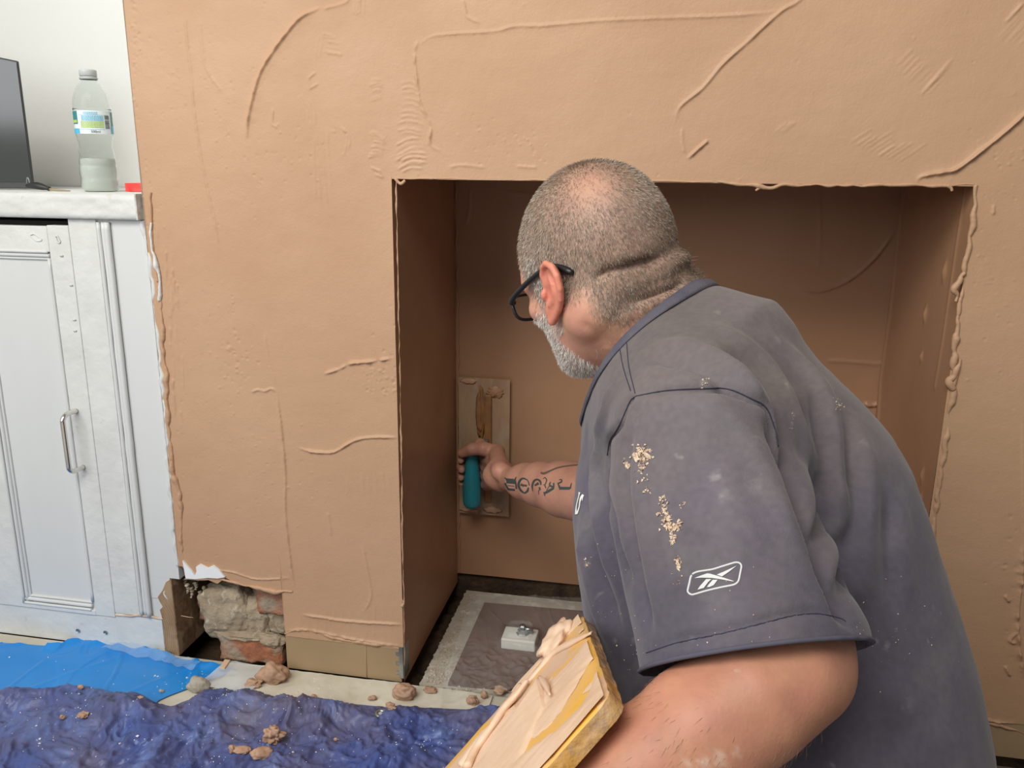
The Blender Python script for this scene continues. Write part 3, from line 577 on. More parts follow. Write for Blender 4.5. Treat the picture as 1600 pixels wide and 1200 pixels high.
# label: thin sleeve with printed panels; angle measured from the direction of the camera
ca = math.atan2(CAM[1]-BY, CAM[0]-BX)
def lab(name, a0, a1, z0, z1, m, off=0.0004):
    n = 14; V = []; 
    for k in range(n+1):
        th = ca+math.radians(a0+(a1-a0)*k/n)
        for z in (z0, z1): V.append(((R0+off)*math.cos(th), (R0+off)*math.sin(th), z))
    F = [(2*k, 2*k+2, 2*k+3, 2*k+1) for k in range(n)]
    return V, F
LBW = mat('label_white', (0.78, 0.85, 0.86), 0.35); LBB = mat('label_blue', (0.10, 0.50, 0.72), 0.35); LBG = mat('label_green', (0.45, 0.62, 0.12), 0.35); LBT = mat('label_teal', (0.03, 0.25, 0.25), 0.35); LBK = mat('label_ink', (0.05, 0.06, 0.07), 0.5)
label = mesh_obj('label', *lab('', -90, 92, 0.103, 0.1435, LBW), LBW, bt)
def lb(name, m, items): mesh_obj(name, *merge([lab('', a, c, z0, z1, m, 0.0008) for a, c, z0, z1 in items]), m, label)
lb('picture_panel', LBT, [(-90, -52, 0.120, 0.1425)]); lb('picture_panel', LBT, [(64, 90, 0.118, 0.142)])
mesh_obj('picture_panel', *lab('', -90, -48, 0.103, 0.112, LBB, 0.0010), LBB, label); mesh_obj('picture_panel', *lab('', 62, 90, 0.104, 0.118, LBB, 0.001), LBB, label)
mesh_obj('picture_panel', *merge([lab('', -84, -54, 0.122, 0.127, LBG, 0.0011)]), LBG, label)
lines = []
for r_, z in enumerate((0.140, 0.1375)): 
    a = -28
    while a < 14: w = random.uniform(3, 7); lines.append((a, min(a+w, 15), z-0.0006, z+0.0006)); a += w+1.3
for r_, z in enumerate((0.1335, 0.1312, 0.1289, 0.1266)):
    a = -36
    while a < 32: w = random.uniform(3, 7); lines.append((a, min(a+w, 32), z-0.0007, z+0.0007)); a += w+1.3
lines += [(-46, 34, 0.1355, 0.1359), (-46, 34, 0.1105, 0.1109)]
lb('printed_text', LBB, lines); gl = []
for z in (0.1240, 0.1216, 0.1192, 0.1168, 0.1144):
    a = -40
    while a < 30: w = random.uniform(3, 7); gl.append((a, min(a+w, 32), z-0.0008, z+0.0008)); a += w+1.2
lb('printed_text', LBG, gl)
lb('barcode', LBK, [(36, 54, 0.1125+0.0009*k, 0.1125+0.0009*k+random.choice((0.0003, 0.0005, 0.0006))) for k in range(26)])
def glyph(text, size):                                             # flat triangles of a built in font glyph string
    c = bpy.data.curves.new('t', 'FONT'); c.body = text; c.size = size; o = bpy.data.objects.new('t', c); COL.objects.link(o)
    dg = bpy.context.evaluated_depsgraph_get(); me = bpy.data.meshes.new_from_object(o.evaluated_get(dg)); bpy.data.objects.remove(o)
    V = [tuple(v.co) for v in me.vertices]; F = [tuple(p.vertices) for p in me.polygons]; bpy.data.meshes.remove(me); return V, F
V, F = glyph('500ml', 0.0062)
V = [((R0+0.0009)*math.cos(ca+math.radians(-10)+x/R0), (R0+0.0009)*math.sin(ca+math.radians(-10)+x/R0), 0.1048+y) for x, y, z in V]
mesh_obj('volume_text', V, F, LBK, label)

# ------------------------------------------------------------------ broken masonry at the foot of the breast
def lump(name, c, s, m, seed, amp=0.25, freq=2.2, sub=4, parent=None, rot=0, amp2=0.025, flat=None):
    b = bmesh.new(); bmesh.ops.create_icosphere(b, subdivisions=sub, radius=1.0); p = np.array([v.co[:] for v in b.verts])
    n = amp*fbm(p*freq*0.8+seed*7.7, 3, 0.38)+amp2*noise(p*9+seed); q = p*(1+n*1.6)[:, None]
    if flat: q = np.sign(q)*np.abs(q)**flat
    ca_, sa_ = math.cos(rot), math.sin(rot); q = q*np.array(s); q = np.stack([q[:, 0]*ca_-q[:, 1]*sa_, q[:, 0]*sa_+q[:, 1]*ca_, q[:, 2]], 1)+np.array(c)
    for v, k in zip(b.verts, q): v.co = k
    return bm_obj(name, b, m, parent, smooth=True)
def yc(a, c, y): return tuple(onY(a, c, y))
st = lump('stone', yc(358, 950, 0.045), (0.056, 0.042, 0.054), STONE, 3, 0.30, 1.5, 5, wall_front, flat=0.72); st['label'] = 'grey mortared stone'
st2 = lump('stone', yc(398, 962, 0.050), (0.040, 0.038, 0.058), STONE, 8, 0.28, 1.7, 5, wall_front, flat=0.75)
def brick(x0, x1, z0, z1, y0, seed, m=BRICK):
    b = box(x0, x1, y0, y0+0.09, z0, z1); bmesh.ops.subdivide_edges(b, edges=list(b.edges), cuts=9, use_grid_fill=True)
    p = np.array([v.co[:] for v in b.verts]); c = p.mean(0); n = fbm(p*38+seed, 4); dd = p-c; dd /= np.linalg.norm(dd, axis=1)[:, None]
    p = p+dd*(0.008*n)[:, None]
    for v, k in zip(b.verts, p): v.co = k
    return bm_obj('brick', b, m, wall_front, smooth=True)
q1 = onY(400, 925, 0.02); q2 = onY(446, 962, 0.02); brick(q1[0], q2[0]+0.004, q2[2], q1[2]+0.01, 0.02, 1)
q1 = onY(345, 998, 0.012); q2 = onY(447, 1044, 0.012); brick(q1[0], q2[0]-0.004, 0.0, 0.052, 0.006, 5)
q1 = onY(405, 960, 0.03); brick(q1[0], -0.70, 0.055, 0.11, 0.03, 9, STONE)
q1 = onY(320, 960, 0.07); brick(q1[0], -0.74, 0.055, 0.10, 0.05, 14)
lump('mortar', yc(385, 990, 0.022), (0.07, 0.02, 0.010), STONE, 12, 0.3, 3, 4, wall_front)
lump('mortar', yc(425, 1000, 0.012), (0.028, 0.014, 0.012), STONE, 15, 0.3, 3, 4, wall_front)
for k, (a, c, l) in enumerate(((292, 925, 0.02), (298, 930, 0.022), (305, 922, 0.016), (312, 936, 0.018), (318, 928, 0.016), (288, 915, 0.014))):
    q = onY(a, c-12, 0.012+0.004*k); v, f = tube(smooth_path([q, q+[0.001, 0.002, -l*0.5], q+[-0.001, 0, -l]], 5), 0.0035*np.linspace(1.2, 0.6, 11)*(1+0.4*np.sin(np.arange(11)*1.9+k)), 7)
    mesh_obj('mortar_drip', v, f, STONE, wall_front)
PAINT = mat('white_paint_flake', (0.84, 0.84, 0.82), 0.45)
fl_ = [(285, 876), (292, 884), (300, 893), (304, 900), (307, 893), (306, 886), (312, 882), (324, 888), (333, 884), (343, 892), (351, 902), (340, 904), (325, 903), (305, 905), (290, 904)]
b = bmesh.new(); va = [b.verts.new((*onY(a, c, -0.0045)[:2], onY(a, c, -0.0045)[2])) for a, c in fl_]; vb = [b.verts.new(v.co+Vector((0, 0.004, 0))) for v in va]; b.faces.new(va)
for i in range(len(va)): j = (i+1) % len(va); b.faces.new((va[j], va[i], vb[i], vb[j]))
tag(bm_obj('paint_flake', b, PAINT, wall_front), 'bare white patch of old paint')

# ------------------------------------------------------------------ sheets on the floor
def cloth(name, X, Y, Z, m):
    n, k = X.shape; i = np.arange(n*k).reshape(n, k); f = np.stack([i[:-1, :-1], i[:-1, 1:], i[1:, 1:], i[1:, :-1]], -1).reshape(-1, 4)
    return mesh_obj(name, np.stack([X.ravel(), Y.ravel(), Z.ravel()], 1), f, m)
def n2(X, Y, s, seed=0): return noise(np.stack([X.ravel()*s, Y.ravel()*s, np.full(X.size, seed*3.7)], 1)).reshape(X.shape)
def crease(X, Y, s, seed): return 1-np.abs(n2(X, Y, s, seed))*2.4
NAVY = mat('navy_woven_tarpaulin', (0.058, 0.092, 0.285), 0.42, spec=0.5, ridged=(16, 0.012), var=(0.125, 0.115, 0.185), vscale=7, bump=0.5, bscale=240, bdist=0.0012, var2=(0.12, 0.17, 0.38), v2scale=18, v2thr=(0.52, 0.70), rvar=0.1)
ed = [(-60, 1074), (0, 1076), (60, 1073), (120, 1072), (180, 1078), (215, 1083), (240, 1093), (262, 1098), (285, 1090), (315, 1079), (360, 1076), (405, 1078), (436, 1088), (460, 1092), (500, 1090), (540, 1093), (600, 1099), (660, 1100), (760, 1104), (900, 1112), (1300, 1140)]
eq = np.array([onZ(a, c+7, 0.012)[:2] for a, c in ed])
xs = np.concatenate([np.linspace(-1.7, -1.15, 60), np.linspace(-1.145, -0.10, 460), np.linspace(-0.09, 0.44, 60)]); vv = np.concatenate([np.linspace(-0.012, 0.05, 26), np.linspace(0.053, 0.42, 130), np.linspace(0.43, 1.0, 40)])
X, Vv = np.meshgrid(xs, vv); Ye = np.interp(X, eq[:, 0], eq[:, 1]); Y = Ye-Vv
Xw = X+0.05*n2(X, Y, 8, 4)+0.012*n2(X, Y, 30, 14); Yw = Y+0.05*n2(X, Y, 8, 5)+0.012*n2(X, Y, 30, 15)
Z = 0.016+0.014*n2(X, Y, 5, 1)+0.016*(crease(Xw, Yw, 7, 2)-0.5)*0.6+0.013*(np.abs(crease(Xw, Yw*0.7, 14, 3))-0.5)+0.0075*(np.abs(crease(Xw, Yw, 30, 6))-0.5)+0.0038*(crease(Xw*1.3, Yw, 62, 7)-0.5)+0.0018*crease(Xw, Yw, 130, 8)
Z += 0.020*np.exp(-((Vv-0.035)/0.028)**2)*(0.55+0.8*n2(X, Y*0, 6, 9))+0.022*np.exp(-((X+0.40)/0.05)**2)*np.exp(-((Vv-0.16)/0.05)**2)*0.4
Z = np.where(Vv < 0.012, 0.005+(Z-0.005)*np.clip((Vv+0.012)/0.024, 0, 1)**0.5, Z); Z = np.maximum(Z, 0.0035)
tarp = cloth('tarpaulin', X, Y, Z, NAVY); tag(tarp, 'crumpled navy blue woven tarpaulin spread over the floor', 'tarpaulin')
ge = onZ(595, 1108, 0.030)
# blue plastic sheet
BLUE = mat('bright_blue_plastic', (0.015, 0.22, 0.62), 0.22, spec=0.55, var=(0.02, 0.26, 0.68), vscale=4, bump=0.12, bscale=30, bdist=0.002)
bk_ = [(-200, 985), (0, 1004), (60, 1008), (98, 1009), (104, 1004), (130, 1000), (180, 1004), (258, 1022), (300, 1034), (375, 1047)]
bq = np.array([onZ(a, c, 0.004)[:2] for a, c in bk_]); X, t = np.meshgrid(np.linspace(-1.6, -0.782, 330), np.linspace(0, 1, 70))
Yb = np.interp(X, bq[:, 0], bq[:, 1]); Yf = np.full(X.shape, -0.30); Y = Yb+(Yf-Yb)*t; X = X-0.10*np.clip((X+0.93)/0.148, 0, 1)**2*np.clip((Yb-Y)/0.12, 0, 1)
Z = 0.0035+0.0022*n2(X, Y, 8, 21)+0.0016*(crease(X, Y*0.5+X*0.8, 8, 22) > 0.93)+0.009*np.exp(-((Yb-Y)/0.014)**2)*np.clip(crease(X, Y, 18, 23), 0, 1)*(X > -1.2)
for (xa, ya, xb, yb) in ((-1.13, -0.16, -1.02, -0.02), (-0.96, -0.16, -0.875, -0.035), (-1.4, -0.1, -1.2, -0.006)):
    t_ = ((X-xa)*(xb-xa)+(Y-ya)*(yb-ya))/((xb-xa)**2+(yb-ya)**2); dd = np.hypot(X-xa-t_*(xb-xa), Y-ya-t_*(yb-ya)); Z += 0.0028*np.exp(-(dd/0.0035)**2)*((t_ > -0.3) & (t_ < 1.1))
bs = cloth('plastic_sheet', X, Y, np.maximum(Z, 0.002), BLUE); tag(bs, 'smooth bright blue plastic sheet between the cupboard and the tarpaulin', 'sheet')
FILM = mat('thin_clear_film', (0.86, 0.88, 0.86), 0.18, spec=0.8, alpha=0.13); FILMW = mat('milky_film', (0.80, 0.83, 0.83), 0.22, spec=0.6, alpha=0.55)
# crinkled clear hem of the blue sheet
X, t = np.meshgrid(np.linspace(-1.08, -0.86, 160), np.linspace(0, 1, 20)); Yb = np.interp(X, bq[:, 0], bq[:, 1]); Y = Yb-0.004-0.03*t
Z = 0.007+0.008*np.clip(crease(X, Y, 22, 31), 0, 1)+0.004*crease(X, Y, 60, 32)*0.5
mesh_obj('clear_hem', np.stack([X.ravel(), Y.ravel(), Z.ravel()], 1), (lambda i: np.stack([i[:-1, :-1], i[:-1, 1:], i[1:, 1:], i[1:, :-1]], -1).reshape(-1, 4))(np.arange(X.size).reshape(X.shape)), mat('clear_hem_film', (0.55, 0.75, 0.92), 0.15, spec=0.7, alpha=0.25), bs)
# cream dust sheet in front of the opening
X, t = np.meshgrid(np.linspace(-0.795, -0.28, 240), np.linspace(0, 1, 60)); Y = -0.006+0.003*n2(X, X*0, 20, 41)-0.16*t
Z = 0.002+0.0030*np.clip(crease(X, Y*0.8+X*0.3, 12, 42), 0, 1)+0.0014*np.clip(crease(X, Y, 30, 43), 0, 1)
ds = cloth('dust_sheet', X, Y, Z, mat('cream_dust_sheet', (0.68, 0.64, 0.52), 0.5, var=(0.58, 0.53, 0.41), vscale=16, bump=0.2, bscale=120)); tag(ds, 'cream dust sheet lying between the tarpaulin and the chimney breast', 'sheet')
X, t = np.meshgrid(np.linspace(-0.81, -0.70, 60), np.linspace(0, 1, 40)); Y = -0.012-0.085*t; X = X-0.02*t; Z = 0.0075+0.005*np.clip(crease(X, Y, 22, 45), 0, 1)
fo_ = cloth('film_scrap', X, Y, Z, FILMW); tag(fo_, 'small milky plastic film scrap at the right end of the blue sheet', 'film')
# clear film over the hearth
C4 = [onZ(737, 935), onZ(912, 940), onZ(1120, 1105), onZ(690, 1088)]
u, t = np.meshgrid(np.linspace(0, 1, 200), np.linspace(0, 1, 160)); C4 = [np.array(c)[:2] for c in C4]
XY = (C4[0]*(1-u[..., None])+C4[1]*u[..., None])*(1-t[..., None])+(C4[3]*(1-u[..., None])+C4[2]*u[..., None])*t[..., None]; X, Y = XY[..., 0], XY[..., 1]
X = X+0.006*n2(X*0, Y, 30, 51)*(u < 0.1)
Xa = X*0.9+Y*0.5+0.02*n2(X, Y, 12, 56); Ya = -X*0.28+Y*0.35+0.02*n2(X, Y, 12, 57); wr_ = np.clip((t-0.45)/0.4, 0, 1)
Z = 0.0095+0.004*np.clip(crease(Xa, Ya, 9, 52), 0, 1)**3+0.006*wr_*np.clip(crease(Xa*1.3, Ya*2, 20, 53), 0, 1)**2+0.005*wr_*np.clip(crease(X, Y, 45, 54), 0, 1)**2+0.0015*np.clip(crease(Xa*2, Ya, 22, 55), 0, 1)**4
gq = onZ(812, 1005); Z += 0.032*np.exp(-(((X-gq[0])/0.035)**4+((Y-gq[1])/0.035)**4))
film = cloth('plastic_film', X, Y, Z, FILM); tag(film, 'crumpled clear plastic film taped over the hearth slab', 'film')
TAPE = mat('cream_masking_tape', (0.62, 0.58, 0.46), 0.6)
g0 = onZ(812, 1012); gc = empty('gas_fitting', (g0[0], g0[1], 0.006), 'capped metal gas fitting on a white square under the plastic film', 'pipe fitting')
b = box(-0.035, 0.035, -0.022, 0.028, 0.0, 0.024, 0.003); bm_obj('cover_block', b, mat('white_card', (0.66, 0.64, 0.55), 0.6), gc)
v, f = lathe([(0.001, 0.044), (0.006, 0.044), (0.008, 0.041), (0.008, 0.034), (0.011, 0.033), (0.011, 0.027), (0.014, 0.025), (0.014, 0.022)], 6, (0.005, 0.005, 0)); mesh_obj('nut', v, f, STEEL, gc, smooth=False)
v, f = tube([(0.005, 0.005, 0.036), (0.026, 0.002, 0.036)], 0.005, 10); mesh_obj('outlet', v, f, STEEL, gc)

# ------------------------------------------------------------------ plaster droppings and rubble
dg = bpy.context.evaluated_depsgraph_get()
def bvh(o): me = o.data; return BVHTree.FromPolygons([v.co[:] for v in me.vertices], [p.vertices[:] for p in me.polygons])
TB = [bvh(tarp), bvh(ds), bvh(bs), bvh(hs)]
def ground(x, y):
    z = 0.0
    for t_ in TB:
        h = t_.ray_cast(Vector((x, y, 0.3)), Vector((0, 0, -1)))
        if h[0] is not None: z = max(z, h[0].z)
    return z
DROPM = mat('fallen_plaster', (0.50, 0.31, 0.20), 0.55, var=(0.38, 0.225, 0.14), vscale=60, bump=0.35, bscale=200, bdist=0.001)
def drop(px, py, w, h, seed, label, m=DROPM, name='plaster_clump', cat='plaster lump', amp=0.5, group=None, rot=0, z=None, freq=1.5):
    q = onZ(px, py+h*0.35, 0.012); D = (q-CAM)@FW; sx = w/2*D/F_PX; sz = h/2*D/F_PX
    zz = ground(q[0], q[1]) if z is None else z
    o = lump(name, (0, 0, 0), (sx, sx*0.7, sz*0.85), m, seed, amp, freq, 4 if w > 14 else 3, None, rot)
    zmin = min(v.co.z for v in o.data.vertices); o.location = (q[0], q[1], zz-zmin*0.75); return tag(o, label, cat, group or 'fallen plaster lumps')
GREY = mat('grey_mortar_lump', (0.46, 0.41, 0.33), 0.9, var=(0.33, 0.29, 0.22), vscale=60, bump=0.7, bscale=120, bdist=0.004)
drop(426, 1046, 46, 34, 31, 'largest damp plaster lump, against the foot of the brickwork', amp=0.4)
drop(396, 1062, 24, 14, 32, 'flat plaster dollop touching the largest lump beside the brickwork')
drop(310, 1060, 34, 30, 33, 'pale grey lump of old mortar on the edge of the blue sheet', GREY, 'mortar_lump', 'rubble', amp=0.25)
drop(631, 1076, 34, 26, 34, 'peaked plaster lump at the front corner of the fireplace', amp=0.45)
drop(490, 1083, 11, 9, 35, 'small round plaster crumb on the cream sheet, left of centre', amp=0.3)
drop(582, 1086, 14, 8, 36, 'small flattened plaster crumb on the cream sheet near the tarpaulin eyelet')
drop(609, 1098, 14, 11, 37, 'plaster crumb just above and right of the tarpaulin eyelet')
drop(612, 1114, 13, 9, 38, 'plaster crumb just below and right of the tarpaulin eyelet')
drop(428, 1158, 30, 30, 39, 'frilly topped plaster clump on the tarpaulin', amp=0.6, freq=2.6)
drop(410, 1180, 34, 20, 40, 'flat smooth plaster dollop in front of the frilly clump', amp=0.25, rot=0.5)
drop(380, 1182, 26, 8, 41, 'thin strip of plaster left of the flat dollop on the tarpaulin', amp=0.3)
drop(364, 1175, 13, 15, 42, 'curled plaster flake at the left end of the thin strip', amp=0.5)
drop(131, 1126, 17, 9, 43, 'brownish plaster crumb on the left part of the tarpaulin, right one of two')
drop(99, 1129, 8, 9, 44, 'tiny dark plaster crumb on the left part of the tarpaulin, left one of two')
drop(128, 1088, 10, 8, 45, 'small plaster crumb near the back edge of the tarpaulin at left')
drop(221, 1100, 9, 4, 46, 'thin flat plaster crumb beside the dip in the tarpaulin edge')
drop(525, 1160, 7, 7, 47, 'single tiny plaster ball in the middle of the tarpaulin', amp=0.15)
drop(252, 1073, 8, 6, 48, 'tiny brown grit lump on the blue sheet', GREY, 'grit_lump', 'rubble')
q = onZ(352, 1043, 0.006); zz = ground(q[0], q[1]); b = hexa([(-0.005, -0.012, 0), (0.007, -0.014, 0), (0.005, 0.012, 0.002), (-0.007, 0.012, 0.002), (-0.005, -0.012, 0.004), (0.007, -0.014, 0.004), (0.005, 0.012, 0.006), (-0.007, 0.012, 0.006)], 0.0008)
o = bm_obj('wood_chip', b, mat('pale_wood_chip', (0.66, 0.44, 0.28), 0.7)); o.location = (q[0], q[1], zz); tag(o, 'small flat tan chip standing on the right end of the blue sheet', 'chip')
def crumbs(name, pts, m, label, seed, r0, r1):
    rr = random.Random(seed); V, F = [], []
    tet = [(1, 0, -0.5), (-0.6, 0.9, -0.5), (-0.5, -0.9, -0.4), (0.1, 0, 0.9), (0.6, 0.7, 0.4)]
    for (x, y, z) in pts:
        s = rr.uniform(r0, r1)*(1 if rr.random() < 0.9 else 1.9); a = rr.uniform(0, 6.3); o = len(V)
        for (p, q_, w) in tet: p *= rr.uniform(.6, 1.3); q_ *= rr.uniform(.6, 1.3); V.append((x+s*(p*math.cos(a)-q_*math.sin(a)), y+s*(p*math.sin(a)+q_*math.cos(a)), z+s*(w*0.7+0.3)))
        F += [(o, o+1, o+3), (o+1, o+2, o+3), (o+2, o, o+3), (o, o+4, o+1), (o, o+3, o+4), (o+1, o+4, o+3)]
    o = mesh_obj(name, V, F, m, smooth=False, kind='stuff'); return tag(o, label, 'debris')
rr = random.Random(5); pts = []
def scat(n, cx, cy, sx, sy):
    for _ in range(n):
        q = onZ(rr.gauss(cx, sx), rr.gauss(cy, sy), 0.01)
        if q[1] < -0.005 or q[0] > XL+0.03: pts.append((q[0], q[1], ground(q[0], q[1])))
scat(60, 100, 1120, 90, 40); scat(60, 480, 1150, 120, 35); scat(60, 365, 1083, 28, 9); scat(20, 350, 1085, 6, 4); scat(30, 280, 1060, 50, 12); scat(40, 660, 1160, 40, 20); scat(50, 330, 1150, 120, 35); scat(25, 90, 1150, 60, 30); scat(20, 520, 1070, 60, 8); scat(25, 440, 1100, 40, 20); scat(14, 345, 1192, 14, 3); scat(12, 510, 1175, 60, 12)
crumbs('white_crumbs', pts, mat('white_crumb', (0.78, 0.75, 0.68), 0.8), 'scattered tiny white plaster crumbs on the sheets and tarpaulin', 2, 0.0006, 0.0016)
pts = []
for _ in range(420):
    q = onZ(rr.gauss(715, 28), rr.gauss(1050, 30), 0.0)
    if q[1] > -0.02 and q[0] > sx0+0.008: pts.append((q[0], q[1], 0.0005))
for _ in range(150):
    y = rr.uniform(0.0, 0.36); pts.append((sx0+rr.uniform(0.008, 0.035), y, 0.0005))
crumbs('rubble_crumbs', pts, mat('tan_crumb', (0.56, 0.47, 0.36), 0.9, var=(0.42, 0.32, 0.22), vscale=120), 'fine mortar rubble strewn along the hearth slab edge', 3, 0.0008, 0.0028)
for k, (a, c, w, h) in enumerate(((738, 1088, 18, 22), (782, 1072, 22, 12), (757, 1080, 10, 16), (672, 1072, 20, 8))):
    drop(a, c, w, h, 60+k, ['upright plaster lump under the film at the front of the hearth', 'smooth rounded plaster lump on the hearth beside the hawk', 'small narrow plaster lump between the two lumps on the hearth', 'flat pale plaster lump at the front left of the hearth slab'][k], z=0.004)
# tarpaulin eyelet
zz = ground(ge[0], ge[1]); ey = lathe([(0.0052, 0.0), (0.0058, 0.0022), (0.0085, 0.0030), (0.0105, 0.0018), (0.011, 0.0)], 28, (ge[0], ge[1], zz+0.0005))
tag(mesh_obj('eyelet', *ey, STEEL, tarp), 'metal eyelet ring')
v, f = lathe([(0.0005, 0.0006), (0.0055, 0.0006)], 20, (ge[0], ge[1], zz)); mesh_obj('eyelet_hole', v, f, mat('eyelet_inner', (0.5, 0.5, 0.48), 0.7), tarp)

# ------------------------------------------------------------------ plastering trowel pressed on the back wall
TR0 = np.array([-0.387, DEP-0.012, 0.347]); tr = empty('plastering_trowel', tuple(TR0), 'steel plastering trowel with turquoise handle pressed to the back wall', 'trowel')
WORN = mat('plaster_caked_steel', (0.44, 0.29, 0.175), 0.5, metal=0.0, var=(0.33, 0.20, 0.115), vscale=14, bump=0.5, bscale=90, bdist=0.002, var2=(0.42, 0.30, 0.20), v2scale=26, v2thr=(0.5, 0.62), stretch=(1.6, 1, 0.5))
RUST = mat('rusty_orange_mount', (0.36, 0.17, 0.05), 0.55, var=(0.22, 0.11, 0.05), vscale=30, bump=0.4, bscale=80, bdist=0.002, var2=(0.32, 0.31, 0.24), v2scale=22, v2thr=(0.6, 0.7))
b = box(-0.0575, 0.0575, -0.0012, 0.0012, -0.160, 0.160); bm_obj('blade', b, WORN, tr)
v, f = [], []
b = bmesh.new(); box(0.002, 0.018, -0.010, -0.001, -0.125, 0.125, 0.003, b); bm_obj('mounting_rib', b, RUST, tr)
o = lump('caked_plaster', (-0.006, -0.004, 0.085), (0.012, 0.007, 0.055), RUST, 71, 0.3, 2.5, 4, tr); o = lump('caked_plaster', (0.025, -0.002, 0.13), (0.018, 0.0035, 0.012), PLASTER_DAMP, 72, 0.4, 3, 4, tr)
o = lump('caked_plaster', (-0.035, -0.002, 0.152), (0.018, 0.003, 0.006), PLASTER_LUMP, 73, 0.4, 3, 3, tr); lump('caked_plaster', (0.02, -0.002, -0.147), (0.022, 0.003, 0.008), PLASTER_LUMP, 74, 0.4, 3, 3, tr); lump('caked_plaster', (-0.035, -0.002, -0.152), (0.02, 0.003, 0.004), PLASTER_LUMP, 75, 0.4, 3, 3, tr)
HC = onY(737.5, 742, DEP-0.066); TEAL = mat('turquoise_rubber', (0.012, 0.235, 0.30), 0.38, var=(0.03, 0.20, 0.22), vscale=40, bump=0.25, bscale=160, var2=(0.20, 0.22, 0.16), v2scale=50, v2thr=(0.66, 0.72))
hz0, hz1 = onY(738, 793, DEP-0.066)[2], onY(735, 704, DEP-0.066)[2]
hh = hz1-hz0
pf_ = [(0.001, 0), (0.011, 0.001), (0.0165, 0.005), (0.0195, 0.012), (0.0200, 0.03), (0.0198, 0.05), (0.0185, 0.07), (0.0160, 0.092), (0.0140, 0.110), (0.0135, hh-0.004), (0.010, hh), (0.001, hh+0.001)]
pf_ = smooth_path([(r, z, 0) for r, z in pf_], 4)[:, :2]; v, f = lathe(pf_, 30, (HC[0], HC[1], hz0)); keep(mesh_obj('handle', v, f, TEAL), tr)
v, f = tube(smooth_path([(HC[0]+0.002, HC[1], hz1-0.004), (HC[0]+0.004, HC[1]+0.006, hz1+0.004), (HC[0]+0.010, HC[1]+0.03, hz1+0.008), (TR0[0]+0.010, DEP-0.02, hz1+0.010)], 6), 0.0052, 10); keep(mesh_obj('shank', v, f, STEEL), tr)

# ------------------------------------------------------------------ hawk held in the left hand
HA = P(908, 957, 0.88); HB = P(951, 1086, 0.62); hv = HB-HA; HL = np.linalg.norm(hv); hv /= HL
n1 = np.cross(ray(908, 957), ray(691, 1200)); hu = np.cross(hv, n1); hu /= np.linalg.norm(hu); hu = hu if hu[2] < 0 else -hu
hn = np.cross(hu, hv); hn = hn if hn[2] > 0 else -hn
HW = 0.28; HT = 0.019; hc = HA+hv*HL/2+hu*HW/2
HAWK = empty('plasterers_hawk', tuple(hc), 'plaster smeared yellow hawk board held tilted in the left hand', 'hawk')
def hp(s, t, h=0.0): return HA+hu*s+hv*t+hn*h                          # s along the long edges, t across, h above the face
def hpx(px, py):                                                      # where a line of sight meets the hawk's face
    r = ray(px, py); k = ((HA-CAM)@hn)/(r@hn); q = CAM+r*k-HA; return q@hu, q@hv
YEL = mat('worn_yellow_board', (0.78, 0.42, 0.055), 0.5, var=(0.66, 0.40, 0.16), vscale=12, bump=0.35, bscale=60, bdist=0.002, var2=(0.63, 0.42, 0.28), v2scale=16, v2thr=(0.50, 0.60), rvar=0.1)
EDGE = mat('caked_board_edge', (0.46, 0.30, 0.17), 0.6, var=(0.55, 0.27, 0.05), vscale=28, bump=0.8, bscale=80, bdist=0.005, var2=(0.30, 0.20, 0.14), v2scale=45, v2thr=(0.55, 0.65))
b = bmesh.new(); bmesh.ops.create_cube(b, size=1.0); bmesh.ops.subdivide_edges(b, edges=list(b.edges), cuts=26, use_grid_fill=True)
p = np.array([v.co[:] for v in b.verts])+0.5
s_, t_, h_ = p[:, 0]*HW, p[:, 1]*HL, -HT+p[:, 2]*HT
rc = 0.012                                                            # rounded corners and edges
cs, ct_ = np.clip(s_, rc, HW-rc), np.clip(t_, rc, HL-rc); dd = np.hypot(s_-cs, t_-ct_); k = np.where(dd > rc, rc/np.maximum(dd, 1e-6), 1); s_, t_ = cs+(s_-cs)*k, ct_+(t_-ct_)*k
ed_ = np.minimum.reduce([s_, HW-s_, t_, HL-t_]); h_ = np.where(ed_ < 0.004, h_*0.8-HT*0.1, h_)
pn = np.stack([s_*60, t_*60, h_*60], 1); j = 0.0016*noise(pn)+0.0012*noise(pn*2.5+7)
cen = np.array([HW/2, HL/2]); out = np.stack([s_-cen[0], t_-cen[1]], 1); out /= np.linalg.norm(out, axis=1)[:, None]+1e-9; sd = (ed_ < 0.003)
s_ = s_+out[:, 0]*j*sd*2; t_ = t_+out[:, 1]*j*sd*2; h_ = h_+j*0.7
W_ = HA+s_[:, None]*hu+t_[:, None]*hv+h_[:, None]*hn-hc
for v, q in zip(b.verts, W_): v.co = q
bd = bm_obj('board', b, YEL, HAWK, smooth=True); bd.data.materials.append(EDGE)
for pl_ in bd.data.polygons:
    if abs(Vector(pl_.normal).dot(Vector(hn))) < 0.7: pl_.material_index = 1
# handle under the board
hb0 = hc-hn*HT; hb1 = hc-hn*(HT+0.125)
v, f = tube(smooth_path([hb0-hc, hb0-hn*0.012-hc, hb0-hn*0.06-hc, hb1-hc], 5), [0.026]+[0.020]*2+[0.0165]*6+[0.0175]*4+[0.019, 0.018, 0.012], 20); mesh_obj('handle', v, f, mat('dark_wood_handle', (0.16, 0.085, 0.04), 0.5), HAWK)
